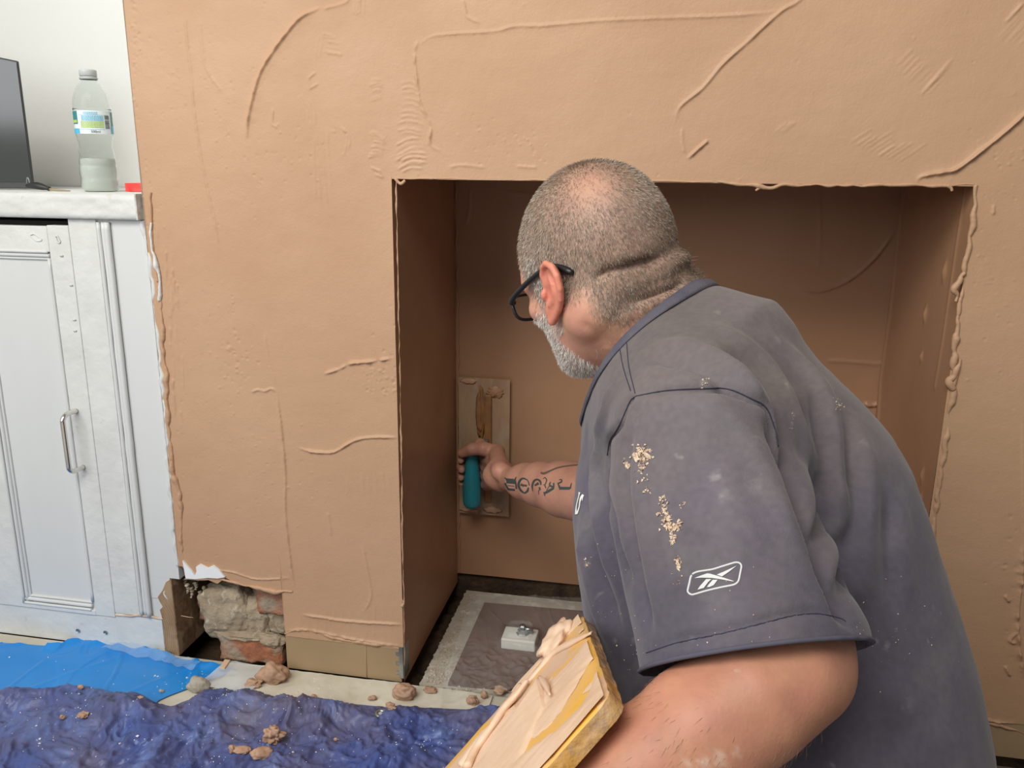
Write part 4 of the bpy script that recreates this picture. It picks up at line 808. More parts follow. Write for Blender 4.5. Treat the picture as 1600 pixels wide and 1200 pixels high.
# wet plaster on the board, one clump swept over the face
def mort(name, s0, s1, t0, t1, ns, nt, hf, m):
    s, t = np.meshgrid(np.linspace(s0, s1, ns), np.linspace(t0, t1, nt)); h = hf(s, t)
    W_ = HA+s.ravel()[:, None]*hu+t.ravel()[:, None]*hv+h.ravel()[:, None]*hn; i = np.arange(ns*nt).reshape(nt, ns)
    f = np.stack([i[:-1, :-1], i[:-1, 1:], i[1:, 1:], i[1:, :-1]], -1).reshape(-1, 4); keepf = (h.ravel()[f] > 0.0002).any(1)
    return mesh_obj(name, W_, f[keepf], m)
lip = [hpx(*q) for q in ((862, 1090), (848, 1063), (835, 1085), (818, 1110), (800, 1130), (770, 1175), (750, 1200), (700, 1260), (640, 1330))]
lipn = np.array(lip)
def hplaster(s, t):
    n = n2(s, t, 25, 61); f2 = n2(s*0.30, t, 110, 62); base = 0.0018+0.0014*n2(s*0.5, t*1.6, 22, 63)+0.0006*f2
    for pa_, pb_, w_, d_ in STREAKS:
        ax_, ay_ = pb_[0]-pa_[0], pb_[1]-pa_[1]; k_ = np.clip(((s-pa_[0])*ax_+(t-pa_[1])*ay_)/(ax_*ax_+ay_*ay_), 0, 1)
        dd = np.hypot(s-pa_[0]-k_*ax_, t-pa_[1]-k_*ay_)+0.006*n2(s*0.6, t*1.4, 60, 64)
        base = base-d_*np.exp(-(dd/w_)**2)
    sl = lipn[:, 0]; tl = lipn[:, 1]; o = np.argsort(sl); edge_t = np.interp(s, sl[o], tl[o])
    s_start = lipn[1, 0]; far = (s > s_start-0.001); nose = NOSE
    tmax = np.interp(s, [s_start, nose[0]+0.002, nose[0]+0.012, nose[0]+0.05, 0.4], [lipn[1, 1]+0.002, nose[1], nose[1]+0.02, HL*0.8, HL*0.86])
    ins = np.minimum(t-edge_t, tmax-t); hl = 0.009*np.clip(ins/0.010, 0, 1)**0.4*(ins > 0)*far*np.clip(1.15-(s-s_start)/0.16, 0.35, 1)*(1-0.75*np.clip((t-edge_t)/0.10, 0, 1))
    return np.where(hl > base, hl+0.0006*n+0.0004*f2, base)
NOSE = hpx(862, 1090)
STREAKS = [(hpx(840, 1058), hpx(893, 1008), 0.030, 0.007), (hpx(905, 1085), hpx(926, 1040), 0.014, 0.005), (hpx(725, 1158), hpx(778, 1108), 0.018, 0.007), (hpx(870, 1130), hpx(900, 1100), 0.012, 0.0035), (hpx(700, 1195), hpx(730, 1160), 0.014, 0.006), (hpx(800, 1180), hpx(850, 1150), 0.008, 0.003)]
PLW = mat('wet_pink_plaster', (0.76, 0.545, 0.385), 0.40, spec=0.5, var=(0.69, 0.47, 0.31), vscale=20, bump=0.3, bscale=220, bdist=0.001)
pw = mort('wet_plaster', 0.003, HW-0.003, 0.003, HL-0.003, 260, 220, hplaster, PLW); tag(pw, 'smear of wet pink plaster spread over the hawk board', 'plaster')
def hawkpath(px, r, h=0.002, name='plaster_curl', flat=1):
    q = [hp(*hpx(a, c), h) for a, c in px]; pts_ = smooth_path(q, 8); n = len(pts_); t = np.linspace(0, 1, n)
    rr_ = np.interp(t, np.linspace(0, 1, len(r)), r)*(1+0.35*noise(np.stack([t*9+px[0][0], t*0, t*0], 1))); v, f = tube(pts_, rr_, 10)
    v = np.array(v); c = np.repeat(pts_, 10, 0); dlt = v-c; v = c+dlt-np.outer(dlt@hn, hn)*(1-flat); return mesh_obj(name, v, f, PLW, pw)
hawkpath([(925, 990), (905, 1000), (868, 1020), (845, 1045), (822, 1072), (800, 1092)], [0.002, 0.005, 0.006, 0.004, 0.003], 0.001, flat=0.5)
hawkpath([(815, 1072), (800, 1100), (775, 1135), (745, 1170), (722, 1200)], [0.003, 0.006, 0.007, 0.006], 0.002, 'plaster_ridge', flat=0.7)
hawkpath([(830, 1068), (812, 1092), (795, 1110), (775, 1140), (750, 1175), (735, 1205)], [0.003, 0.005, 0.005, 0.006], 0.005, 'plaster_ridge', flat=0.7)
hawkpath([(866, 1092), (858, 1075), (850, 1064)], [0.001, 0.0035, 0.002], 0.005, 'plaster_lip', flat=1)
# big curl hanging over the far edge
A1 = [(838, 1020), (833, 1000), (838, 985), (850, 974), (868, 969), (880, 975), (890, 985)]
q = [hp(*hpx(a, c), 0.006) for a, c in A1]; cq = np.mean(q, 0); 
o = lump('plaster_curl', (0, 0, 0), (0.024, 0.010, 0.030), PLW, 81, 0.3, 2, 4, pw)
cc = hp(*hpx(871, 1002), 0.002); Mx = Matrix((hu, hn, hv)).transposed().to_4x4(); Mx.translation = Vector(cc); o.matrix_world = Mx; o.parent = None; o.parent = pw
# ================================================================== the plasterer: implicit surfaces meshed by surface nets
_E = [np.array(a) for a in ((1, 0, 0), (0, 1, 0), (0, 0, 1))]
def sn(field, lo, hi, h, B=12, lip=1.6):
    lo = np.asarray(lo, float); nb = np.ceil((np.asarray(hi)-lo)/(h*B)).astype(int)
    bi = np.stack(np.meshgrid(*[np.arange(n) for n in nb], indexing='ij'), -1).reshape(-1, 3)
    ctr = lo+(bi+0.5)*h*B; d = field(ctr); bi = bi[np.abs(d) < lip*h*B*0.87+0.004]
    g = np.stack(np.meshgrid(*[np.arange(B+1)]*3, indexing='ij'), -1).reshape(-1, 3); V = []; KEY = []; SG = []
    n1_ = B+1; idx = np.arange(n1_**3).reshape(n1_, n1_, n1_)
    cor = [(a, b_, c) for a in (0, 1) for b_ in (0, 1) for c in (0, 1)]; cc_ = np.array(cor)
    ed_ = [(i, j) for i in range(8) for j in range(i+1, 8) if np.abs(cc_[i]-cc_[j]).sum() == 1]
    for s in range(0, len(bi), 120):
        bb_ = bi[s:s+120]; nodes = (bb_[:, None, :]*B+g[None]); v = field((lo+nodes.reshape(-1, 3)*h)).reshape(len(bb_), n1_, n1_, n1_)
        cv = np.stack([v[:, a:a+B, b_:b_+B, c:c+B] for a, b_, c in cor], -1); ins = cv < 0; act = ins.any(-1) & ~ins.all(-1)
        q = np.argwhere(act); cvv = cv[act]; acc = np.zeros((len(q), 3)); cnt = np.zeros(len(q))
        for i, j in ed_:
            a, b_ = cvv[:, i], cvv[:, j]; m = (a < 0) != (b_ < 0); t = np.where(m, a/np.where(m, a-b_, 1), 0)
            acc += m[:, None]*(cc_[i]+t[:, None]*(cc_[j]-cc_[i])); cnt += m
        cell = bb_[q[:, 0]]*B+q[:, 1:]; V.append(lo+(cell+acc/cnt[:, None])*h); KEY.append(cell)
        SG.append(np.stack([(cvv[:, 0] < 0), (cvv[:, 4] < 0), (cvv[:, 2] < 0), (cvv[:, 1] < 0)], 1))
    V = np.concatenate(V); K = np.concatenate(KEY); SG = np.concatenate(SG); N_ = int(max(nb)*B+3)
    key = (K[:, 0]*N_+K[:, 1])*N_+K[:, 2]; o = np.argsort(key); ks = key[o]; F = []
    def look(c):
        k = (c[:, 0]*N_+c[:, 1])*N_+c[:, 2]; p = np.clip(np.searchsorted(ks, k), 0, len(ks)-1); return np.where(ks[p] == k, o[p], -1)
    for ax in range(3):
        e1, e2 = _E[(ax+1) % 3], _E[(ax+2) % 3]; m = SG[:, 0] != SG[:, ax+1]; c = K[m]; i0 = np.where(m)[0]
        a, b_, d_ = look(c-e1), look(c-e1-e2), look(c-e2); ok = (a >= 0) & (b_ >= 0) & (d_ >= 0)
        q = np.stack([i0, a, b_, d_], 1)[ok]; fl_ = SG[i0[ok], 0]; q[~fl_] = q[~fl_][:, ::-1]; F.append(q)
    return V, np.concatenate(F)
def vsmooth(V, F, it=2, lam=0.5):
    e = np.concatenate([F[:, [0, 1]], F[:, [1, 2]], F[:, [2, 3]], F[:, [3, 0]]])
    for _ in range(it):
        s = np.zeros_like(V); c = np.zeros(len(V)); 
        for a, b_ in ((0, 1), (1, 0)):
            for k in range(3): s[:, k] += np.bincount(e[:, a], V[e[:, b_], k], len(V))
            c += np.bincount(e[:, a], minlength=len(V))
        V = V+lam*(s/np.maximum(c, 1)[:, None]-V)
    return V
def vnorm(V, F):
    n = np.cross(V[F[:, 2]]-V[F[:, 0]], V[F[:, 3]]-V[F[:, 1]]); N_ = np.zeros_like(V)
    for c in range(4):
        for k in range(3): N_[:, k] += np.bincount(F[:, c], n[:, k], len(V))
    return N_/(np.linalg.norm(N_, axis=1)[:, None]+1e-12)
def smin(a, b_, k):
    h = np.clip(0.5+0.5*(b_-a)/k, 0, 1); return b_+(a-b_)*h-k*h*(1-h)
def smax(a, b_, k): return -smin(-a, -b_, k)
def ell(p, c, r, M=None):                                         # ellipsoid; M rows = local axes
    q = p-np.asarray(c); q = q@np.asarray(M).T if M is not None else q; r = np.asarray(r, float)
    k0 = np.sqrt(((q/r)**2).sum(1)); k1 = np.sqrt(((q/(r*r))**2).sum(1)); return k0*(k0-1)/(k1+1e-9)
def cap(p, a, b_, ra, rb):
    a = np.asarray(a, float); ab = np.asarray(b_, float)-a; t = np.clip(((p-a)@ab)/(ab@ab+1e-12), 0, 1)
    return np.linalg.norm(p-a-t[:, None]*ab, axis=1)-(ra+(rb-ra)*t)
def chain(p, pts, k=0.01):
    d = None
    for (a, ra), (b_, rb) in zip(pts[:-1], pts[1:]):
        e = cap(p, a, b_, ra, rb); d = e if d is None else smin(d, e, k)
    return d
def unit(v): v = np.asarray(v, float); return v/np.linalg.norm(v)
Rh = np.array([_cy, _sy, 0.0]); Fh = np.array([-_sy, _cy, 0.0]); Zh = np.array([0, 0, 1.0])

# ---- head frame: turned 42 degrees to his left of straight away, bowed 24 degrees
HY, HP_, HR_ = math.radians(37), math.radians(28), math.radians(3)
hdir = -math.sin(HY)*Rh+math.cos(HY)*Fh
hF = math.cos(HP_)*hdir-math.sin(HP_)*Zh; hU = math.sin(HP_)*hdir+math.cos(HP_)*Zh; hL = np.cross(hU, hF)
hU, hL = hU*math.cos(HR_)+hL*math.sin(HR_), hL*math.cos(HR_)-hU*math.sin(HR_)
HC0 = P(930, 404, 0.985); HM = np.stack([hL, hF, hU])                    # local = (left, forward, up)
def hl(x, y, z): return HC0+x*hL+y*hF+z*hU
EARC = (0.0765, 0.009, -0.025)
def ear(p):                                                       # p in head coordinates (left ear at +x)
    a = math.radians(9); tl = math.radians(-30)
    o = np.array([math.cos(a), math.sin(a), 0])                       # outward normal of the ear plate
    w = np.array([math.sin(a), -math.cos(a), 0.0]); u = np.array([0, 0, 1.0])    # w: towards the back edge
    w2 = w*math.cos(tl)+u*math.sin(tl)*1; u2 = u*math.cos(tl)-w*math.sin(tl)
    w2, u2 = w*math.cos(tl)-u*math.sin(tl)*-1, u*math.cos(tl)-w*math.sin(tl)
    q = p-np.array(EARC); X, Y, Z = (q@w2)/1.15, q@o, q@u2                       # X back, Y outward, Z up
    e = np.stack([X, Y, Z], 1)
    plate = ell(e, (0.014, 0.003, 0.002), (0.0165, 0.0050, 0.030))
    lob = ell(e, (0.0075, 0.003, -0.027), (0.0085, 0.0052, 0.0115)); d = smin(plate, lob, 0.006)
    root = ell(e, (0.0, -0.006, 0.0), (0.010, 0.010, 0.024)); d = smin(d, root, 0.006)
    conch = ell(e, (0.009, 0.0085, -0.004), (0.0085, 0.0070, 0.013)); d = smax(d, -conch, 0.003)
    sc = ell(e, (0.013, 0.0085, 0.013), (0.0100, 0.0048, 0.012)); d = smax(d, -sc, 0.003)
    rim = [(0.000, 0.004, 0.006), (-0.002, 0.006, 0.016), (0.002, 0.0075, 0.0265), (0.010, 0.0085, 0.0325), (0.020, 0.0085, 0.0305), (0.027, 0.0080, 0.0215), (0.0300, 0.0070, 0.008), (0.0285, 0.0060, -0.005), (0.0235, 0.0055, -0.017), (0.0165, 0.0050, -0.028), (0.010, 0.0045, -0.035)]
    rim = [np.array(r) for r in rim]; rd = [0.0026, 0.003, 0.0034, 0.0037, 0.0039, 0.0038, 0.0035, 0.0031, 0.0030, 0.0036, 0.0050]
    d = smin(d, chain(e, list(zip(rim, rd)), 0.001), 0.0022)
    ah = [((0.010, 0.0055, 0.017), 0.0022), ((0.0165, 0.0065, 0.010), 0.0028), ((0.0190, 0.0065, 0.000), 0.0028), ((0.0160, 0.0065, -0.0095), 0.0028), ((0.0105, 0.007, -0.0155), 0.0030)]
    d = smin(d, chain(e, [(np.array(a_), r) for a_, r in ah], 0.001), 0.0022)
    tr_ = ell(e, (0.000, 0.0065, -0.006), (0.0038, 0.0038, 0.0065)); return smin(d, tr_, 0.002)
ce2_ = -FW
NK0, NK1, NK2 = P(968, 452, 0.992), P(1018, 505, 0.990), P(1085, 570, 0.985)
def head_field(w):
    p = (w-HC0)@HM.T
    x, y, z = p[:, 0], p[:, 1], p[:, 2]; ax = np.abs(x); pm = np.stack([ax, y, z], 1)
    d = ell(p, (0, -0.009, 0.022), (0.0785, 0.095, 0.086))                 # cranium
    d = smin(d, ell(p, (0, -0.042, -0.005), (0.069, 0.056, 0.060)), 0.02)   # occiput
    d = smin(d, ell(p, (0, 0.035, 0.005), (0.068, 0.062, 0.070)), 0.02)     # forehead and temples
    d = smin(d, ell(p, (0, 0.035, -0.060), (0.061, 0.055, 0.062)), 0.022)   # mid face
    d = smin(d, cap(pm, (0.052, -0.006, -0.070), (0.016, 0.070, -0.100), 0.020, 0.017), 0.022)   # jaw line
    d = smin(d, ell(p, (0, 0.062, -0.097), (0.032, 0.027, 0.022)), 0.018)   # chin
    d = smin(d, ell(p, (0, 0.022, -0.092), (0.046, 0.052, 0.026)), 0.020)   # under the chin
    d = smin(d, cap(pm, (0.030, 0.082, 0.002), (0.050, 0.066, 0.000), 0.010, 0.009), 0.014)   # brow
    d = smin(d, ell(pm, (0.046, 0.062, -0.034), (0.020, 0.018, 0.016)), 0.014)  # cheekbone
    sock = ell(pm, (0.032, 0.098, -0.016), (0.018, 0.014, 0.013)); d = smax(d, -sock, 0.010)
    d = smin(d, ell(pm, (0.032, 0.079, -0.016), (0.0125, 0.0125, 0.0125)), 0.002)  # eyes
    d = smin(d, cap(p, (0, 0.092, -0.006), (0, 0.113, -0.046), 0.008, 0.0115), 0.008)  # nose
    d = smin(d, ell(pm, (0.012, 0.101, -0.049), (0.008, 0.010, 0.007)), 0.005)
    d = smin(d, cap(pm, (0, 0.096, -0.073), (0.020, 0.086, -0.075), 0.0055, 0.003), 0.004)
    d = smin(d, cap(pm, (0, 0.095, -0.082), (0.018, 0.086, -0.080), 0.0062, 0.003), 0.004)
    d = smax(d, -cap(pm, (0, 0.104, -0.0775), (0.022, 0.091, -0.0775), 0.0018, 0.001), 0.002)
    d = smin(d, cap(w, hl(0.040, -0.022, -0.062), NK1-ce2_*-0.012, 0.034, 0.050), 0.03)
    # neck with rolls of skin at the nape
    d = smin(d, chain(w, [(NK0, 0.064), (NK1, 0.066), (NK2, 0.082)], 0.03), 0.028)
    d = smin(d, ell(w, NR1[0], NR1[1], NR1[2]), 0.010)
    d = smin(d, ell(w, NR2[0], NR2[1], NR2[2]), 0.012)
    m = (ax > 0.05) & (ax < 0.13) & (np.abs(y+0.01) < 0.07) & (np.abs(z+0.02) < 0.08)
    if m.any(): e = ear(pm[m]); dm = d[m]; d[m] = smin(dm, e, 0.003)
    # creases
    for pts_, r in CREASES:
        near = np.linalg.norm(w-pts_[len(pts_)//2], axis=1) < 0.13
        if near.any():
            c = None
            for a, b_ in zip(pts_[:-1], pts_[1:]): e = cap(w[near], a, b_, r, r); c = e if c is None else np.minimum(c, e)
            d[near] = smax(d[near], -c, 0.007)
    return d
rollM = np.stack([unit(P(1060, 400, 0.95)-P(960, 440, 0.94)), unit(np.cross(FW, P(1060, 400, 0.95)-P(960, 440, 0.94))), FW])
rollM[2] = np.cross(rollM[0], rollM[1])
NR1 = (P(1010, 428, 0.960), (0.052, 0.0190, 0.050), rollM)
NR2 = (P(1012, 470, 0.965), (0.056, 0.022, 0.055), rollM)
CREASES = []

# ---- shirt torso and arms
LS = P(1092, 690, 0.80); RS = P(1000, 700, 1.12)
LEV = [(462, 1070, 1100, 1.0, 0.03), (488, 1020, 1148, 0.995, 0.075), (524, 985, 1212, 0.985, 0.120), (560, 962, 1264, 0.975, 0.155), (600, 946, 1308, 0.97, 0.17), (650, 930, 1355, 0.965, 0.18), (700, 916, 1388, 0.96, 0.185), (760, 902, 1414, 0.955, 0.187), (820, 895, 1436, 0.95, 0.187), (900, 900, 1464, 0.94, 0.187), (1000, 915, 1495, 0.93, 0.190), (1100, 935, 1514, 0.925, 0.192), (1200, 945, 1522, 0.92, 0.192), (1320, 945, 1528, 0.92, 0.190), (1420, 960, 1515, 0.92, 0.18)]
def lev():
    out = []
    for py, xl, xr, D, b_ in LEV:
        c = P((xl+xr)/2, py, D); a = (xr-xl)/2/F_PX*D*0.985
        out.append((c[2], (c-CAM)@Rh, (c-CAM)@Fh, a, b_))
    return np.array(sorted(out))
LV = lev()
def torso(w, grow=0.0):
    z = w[:, 2]; q = w-CAM; X, Y = q@Rh, q@Fh
    cx, cy_, a, b_ = [np.interp(z, LV[:, 0], LV[:, k]) for k in (1, 2, 3, 4)]
    ztop = LV[-1, 0]; x, y = X-cx, Y-cy_
    th = math.radians(14); x, y = x*math.cos(th)+y*math.sin(th), -x*math.sin(th)+y*math.cos(th)
    r = (np.abs(x/a)**2.3+np.abs(y/b_)**2.3)**(1/2.3); d = (r-1)*np.minimum(a, b_)*0.92
    d = smax(d, (z-ztop-0.004)*0.9, 0.03); d = smax(d, LV[0, 0]-z, 0.02); return d-grow
SL = [(P(1085, 682, 0.80), 0.074), (P(1103, 790, 0.775), 0.083), (P(1137, 900, 0.74), 0.0855), (P(1177, 1035, 0.70), 0.0875), (P(1195, 1110, 0.68), 0.088)]
SR = [(RS, 0.070), (P(992, 745, 1.20), 0.074), (P(985, 775, 1.27), 0.074), (P(980, 795, 1.33), 0.070)]
CN = P(1030, 512, 0.985); ce1 = unit(P(1105, 440, 0.985)-P(948, 590, 0.985)); ce2 = unit(-FW*1.0+0.30*unit(P(900, 400, 1)-P(1000, 500, 1))); ce2 = unit(ce2-ce1*(ce1@ce2)); cn = np.cross(ce1, ce2)
if cn@(HC0-CN) < 0: cn = -cn
CN = CN-cn*0.006
def shirt_field(w):
    d = torso(w)
    d = smin(d, chain(w, [(P(1050, 590, 0.93), 0.085), (LS, 0.082)], 0.02), 0.05)        # left shoulder
    d = smin(d, chain(w, [(P(1040, 600, 1.02), 0.085), (RS, 0.072)], 0.02), 0.05)
    d = smin(d, chain(w, [(CN-cn*0.012, 0.074), (CN-cn*0.07, 0.11)], 0.02), 0.035)
    d = smin(d, chain(w, SL, 0.03), 0.009)
    d = smin(d, chain(w, SR, 0.03), 0.03)
    return d
# cloth folds: pixels on the visible cloth, height and width; negative = valley
FOLDS = [
    ([(1015, 540), (1075, 540), (1130, 562), (1172, 600), (1200, 650)], 0.0034, 0.010), ([(1010, 562), (1068, 566), (1120, 588), (1160, 625)], -0.0034, 0.008),
    ([(1095, 505), (1150, 530), (1200, 575), (1232, 630), (1250, 720), (1262, 800)], 0.0040, 0.012), ([(1120, 540), (1175, 570), (1213, 625), (1232, 700), (1252, 790), (1285, 880)], -0.0055, 0.010),
    ([(1190, 520), (1250, 570), (1292, 640), (1306, 740), (1300, 830), (1298, 900)], 0.0045, 0.013), ([(1262, 590), (1282, 660), (1284, 760), (1285, 850), (1300, 930)], -0.0045, 0.010),
    ([(1330, 640), (1352, 720), (1350, 820), (1335, 920), (1345, 1010)], 0.0035, 0.015), ([(1310, 640), (1330, 730), (1324, 840), (1318, 930), (1335, 990)], -0.0035, 0.012),
    ([(1400, 760), (1412, 860), (1420, 960)], 0.0020, 0.015), ([(1380, 760), (1390, 860), (1398, 960)], -0.0020, 0.012),
    ([(1060, 635), (1110, 640), (1155, 670), (1190, 730), (1230, 820), (1265, 910)], 0.0030, 0.014), ([(1195, 650), (1222, 720), (1260, 810), (1292, 900), (1322, 980)], -0.0060, 0.007),
    ([(1010, 650), (1000, 720), (1003, 800), (1020, 900), (1030, 980)], 0.0025, 0.010), ([(985, 660), (978, 740), (985, 830), (1003, 930), (1020, 1010)], -0.0030, 0.008),
    ([(966, 660), (952, 720), (953, 800), (965, 860), (990, 920)], -0.0048, 0.007), ([(950, 640), (935, 720), (935, 800), (950, 870), (975, 930)], 0.0040, 0.010),
    ([(930, 700), (918, 780), (925, 860), (950, 940), (975, 1000)], -0.0030, 0.009), ([(912, 820), (915, 880), (935, 950), (965, 1030)], 0.0035, 0.012),
    ([(958, 600), (948, 640), (936, 690)], 0.0030, 0.008), ([(1130, 700), (1150, 780), (1190, 880)], 0.0015, 0.015), ([(1080, 700), (1085, 800), (1110, 900), (1120, 960)], -0.0016, 0.016),
    ([(1330, 1080), (1360, 1120), (1400, 1150), (1450, 1160)], -0.0025, 0.012), ([(1340, 1050), (1390, 1090), (1450, 1110)], 0.0025, 0.013),
    ([(994, 619), (1042, 610), (1097, 607), (1138, 608), (1172, 622), (1197, 637), (1213, 678), (1222, 720)], -0.0030, 0.0045), ([(994, 619), (980, 632), (967, 666), (951, 691), (949, 712)], -0.0030, 0.0045),
    ([(1012, 1017), (1060, 1001), (1132, 986), (1195, 970), (1240, 959), (1276, 956), (1315, 963)], -0.0014, 0.004)]
def fold_disp(V, N_, hit, folds):
    D_ = np.zeros(len(V)); vis = ((V-CAM)*N_).sum(1) < 0.15
    for px, amp, wd in folds:
        pts_ = [hit(*q) for q in px]; pts_ = [q for q in pts_ if q is not None]
        if len(pts_) < 2: continue
        pts_ = smooth_path(pts_, 5); lo_, hi_ = pts_.min(0)-3*wd, pts_.max(0)+3*wd
        k = np.where(((V > lo_) & (V < hi_)).all(1) & vis)[0]
        if not len(k): continue
        best = np.full(len(k), 9.0); al = np.zeros(len(k)); n = len(pts_)-1
        for i in range(n):
            a, ab = pts_[i], pts_[i+1]-pts_[i]; t = np.clip(((V[k]-a)@ab)/(ab@ab+1e-12), 0, 1); dd = np.linalg.norm(V[k]-a-t[:, None]*ab, axis=1)
            al = np.where(dd < best, (i+t)/n, al); best = np.minimum(best, dd)
        D_[k] += amp*(1.25 if amp < 0 else 1.0)*np.exp(-(best/wd)**2)*np.clip(np.minimum(al, 1-al)/0.22, 0, 1)
    return D_
def shirt_mesh():
    h = 0.0036; V, F = sn(shirt_field, SLO, SHI, h)
    V = vsmooth(V, F, 3); N_ = vnorm(V, F)
    tri = [tuple(f) for f in F]; bv = BVHTree.FromPolygons([tuple(v) for v in V], tri)
    def hit(px, py):
        r = ray(px, py); o = bv.ray_cast(Vector(CAM), Vector(r)); return None if o[0] is None else np.array(o[0])
    D_ = 2.3*fold_disp(V, N_, hit, FOLDS)
    D_ += 0.0026*fbm(V*[9, 9, 5], 3)+0.0009*noise(V*40)
    V = V+N_*D_[:, None]
    return V, F
SLO = np.minimum.reduce([P(880, 430, 1.3), P(1560, 1450, 0.7), P(880, 1430, 0.7), P(880, 430, 0.7), P(1560, 1450, 1.2)])-0.02
SHI = np.maximum.reduce([P(880, 430, 1.3), P(1560, 1450, 0.7), P(880, 430, 0.7), P(1560, 430, 1.2), P(1000, 600, 1.4)])+0.02

# ---- arms and hands (skin)
EL = P(1228, 1052, 0.668); WL = hc-hn*(HT+0.06)
def grip_hand(axis_c, axis, palm_dir, wrist, rh, thumb_sign, spread=0.021, fr=0.0092, wrap=1.0, start=25, th_open=None):
    # fingers wrap round a handle: axis_c centre of the grip, axis the handle direction (towards index finger), palm_dir from the handle to the palm
    ax_ = unit(axis); pd = unit(palm_dir-ax_*(palm_dir@ax_)); sd = np.cross(ax_, pd)*thumb_sign; out = []
    palm = []
    for i, (o, l, r) in enumerate(((0.033, 1.0, 1.03), (0.0115, 1.06, 1.05), (-0.0100, 1.0, 1.0), (-0.0300, 0.86, 0.9))):
        rr_ = fr*r; R_ = rh+rr_*0.95; pts_ = []
        angs = [start, start+48, start+92*1.0, start+132*l, start+172*l, start+205*l]
        for j, a in enumerate(angs):
            a = math.radians(a); rad_ = R_*(1.28 if j == 0 else 1.12 if j == 1 else 1.0)
            q = axis_c+ax_*o*spread/0.021+(pd*math.cos(a)+sd*math.sin(a))*rad_; pts_.append((q, rr_*(1.12, 1.08, 0.98, 0.98, 0.92, 0.84)[j]))
        out.append(pts_); palm.append(pts_[0][0])
    return out, palm, ax_, pd, sd
def hand_field(w, H):
    fingers, palm, ax_, pd, sd, wrist, thumb, k = H
    d = None
    for f in fingers: e = chain(w, f, 0.004); d = e if d is None else smin(d, e, 0.0025)
    for q, f in zip(palm, fingers):                                    # metacarpals fan to the wrist
        t = wrist+ (q-wrist)*0.12
        d = smin(d, cap(w, q, t, f[0][1]*1.15, 0.0165), 0.007)
    d = smin(d, chain(w, thumb, 0.006), 0.006); return d
# right hand on the trowel handle
AXR = np.array([0, 0, 1.0]); gcR = np.array([HC[0], HC[1], hz0+hh*0.62])
WR = P(812, 752, 1.535)
pdR = unit(np.array([0.92, -0.10, 0.0]))
fR, pR, a1, b1, c1 = grip_hand(gcR, AXR*1.0+np.array([0.0, 0, 0]), pdR, WR, 0.0165, 1, 0.0195, 0.0090, start=10)
topR = onY(738, 696, DEP-0.085)
thumbR = [(WR+(gcR-WR)*0.35+np.array([0, -0.006, 0.016]), 0.0190), (onY(776, 707, DEP-0.086), 0.0170), (onY(755, 701, DEP-0.092), 0.0142), (onY(737, 702, DEP-0.092), 0.0122), (onY(722, 708, DEP-0.085), 0.0105)]
HR = (fR, pR, a1, b1, c1, WR, thumbR, 0)
knR = [onY(766, 694, DEP-0.07), onY(772, 700, DEP-0.06)]
ER = P(948, 778, 1.345)
armR = [(RS, 0.056), (P(985, 770, 1.24), 0.050), (ER, 0.044), (P(915, 770, 1.39), 0.0465), (P(880, 764, 1.43), 0.0445), (P(845, 757, 1.475), 0.0360), (P(822, 753, 1.515), 0.0300), (WR, 0.0285)]
def armR_field(w):
    d = chain(w, armR, 0.02); hnd = hand_field(w, HR); d = smin(d, hnd, 0.012)
    d = smin(d, ell(w, (WR+gcR)/2+np.array([0.012, -0.004, 0.004]), (0.034, 0.021, 0.030)), 0.012)
    d = smin(d, ell(w, onY(766, 704, DEP-0.072), (0.020, 0.018, 0.015)), 0.008)
    d = smin(d, ell(w, onY(750, 692, DEP-0.078), (0.013, 0.012, 0.010)), 0.004)
    return d
# left hand on the hawk handle
gcL = hc-hn*(HT+0.062); axL = hn; pdL = unit(EL-gcL-axL*((EL-gcL)@axL))
WL = gcL+pdL*0.062-axL*0.030
fL, pL, a1, b1, c1 = grip_hand(gcL, axL, pdL, WL, 0.0165, -1, 0.0205, 0.0096, start=30)
thumbL = [(WL+(gcL-WL)*0.25+c1*-0.012, 0.018), (gcL+pdL*0.030-c1*0.026+axL*0.012, 0.0135), (gcL+pdL*0.012-c1*0.030+axL*0.030, 0.0112), (gcL-pdL*0.010-c1*0.024+axL*0.038, 0.0098)]
HLF = (fL, pL, a1, b1, c1, WL, thumbL, 0)
FM = P(1100, 1142, 0.652)
armL = [(P(1098, 700, 0.80), 0.058), (P(1150, 880, 0.745), 0.056), (P(1212, 985, 0.700), 0.052), (EL, 0.044)]
foreL = [(EL, 0.043), (P(1172, 1092, 0.657), 0.0465), (FM, 0.0490), (P(1010, 1205, 0.655), 0.0460), (P(925, 1245, 0.66), 0.038), (WL, 0.030)]
print('HAND', [tuple(np.round([800+F_PX*((q-CAM)@RT)/((q-CAM)@FW), 600-F_PX*((q-CAM)@UP)/((q-CAM)@FW), (q-CAM)@FW], 2)) for q in (WL, gcL, hc)])
def armL_field(w):
    d = smin(chain(w, armL, 0.015), chain(w, foreL, 0.015), 0.014)
    d = smin(d, ell(w, P(1288, 1056, 0.674), (0.021, 0.024, 0.022)), 0.02)
    d = smin(d, ell(w, P(1250, 1008, 0.692), (0.038, 0.038, 0.038)), 0.02)
    d = smin(d, hand_field(w, HLF), 0.012); d = smin(d, ell(w, (WL+gcL)/2+pdL*0.012, (0.030, 0.030, 0.030)), 0.014); return d
def bounds(ch, m=0.02):
    p = np.array([c for c, r in ch]); r = max(r for c, r in ch); return p.min(0)-r-m, p.max(0)+r+m
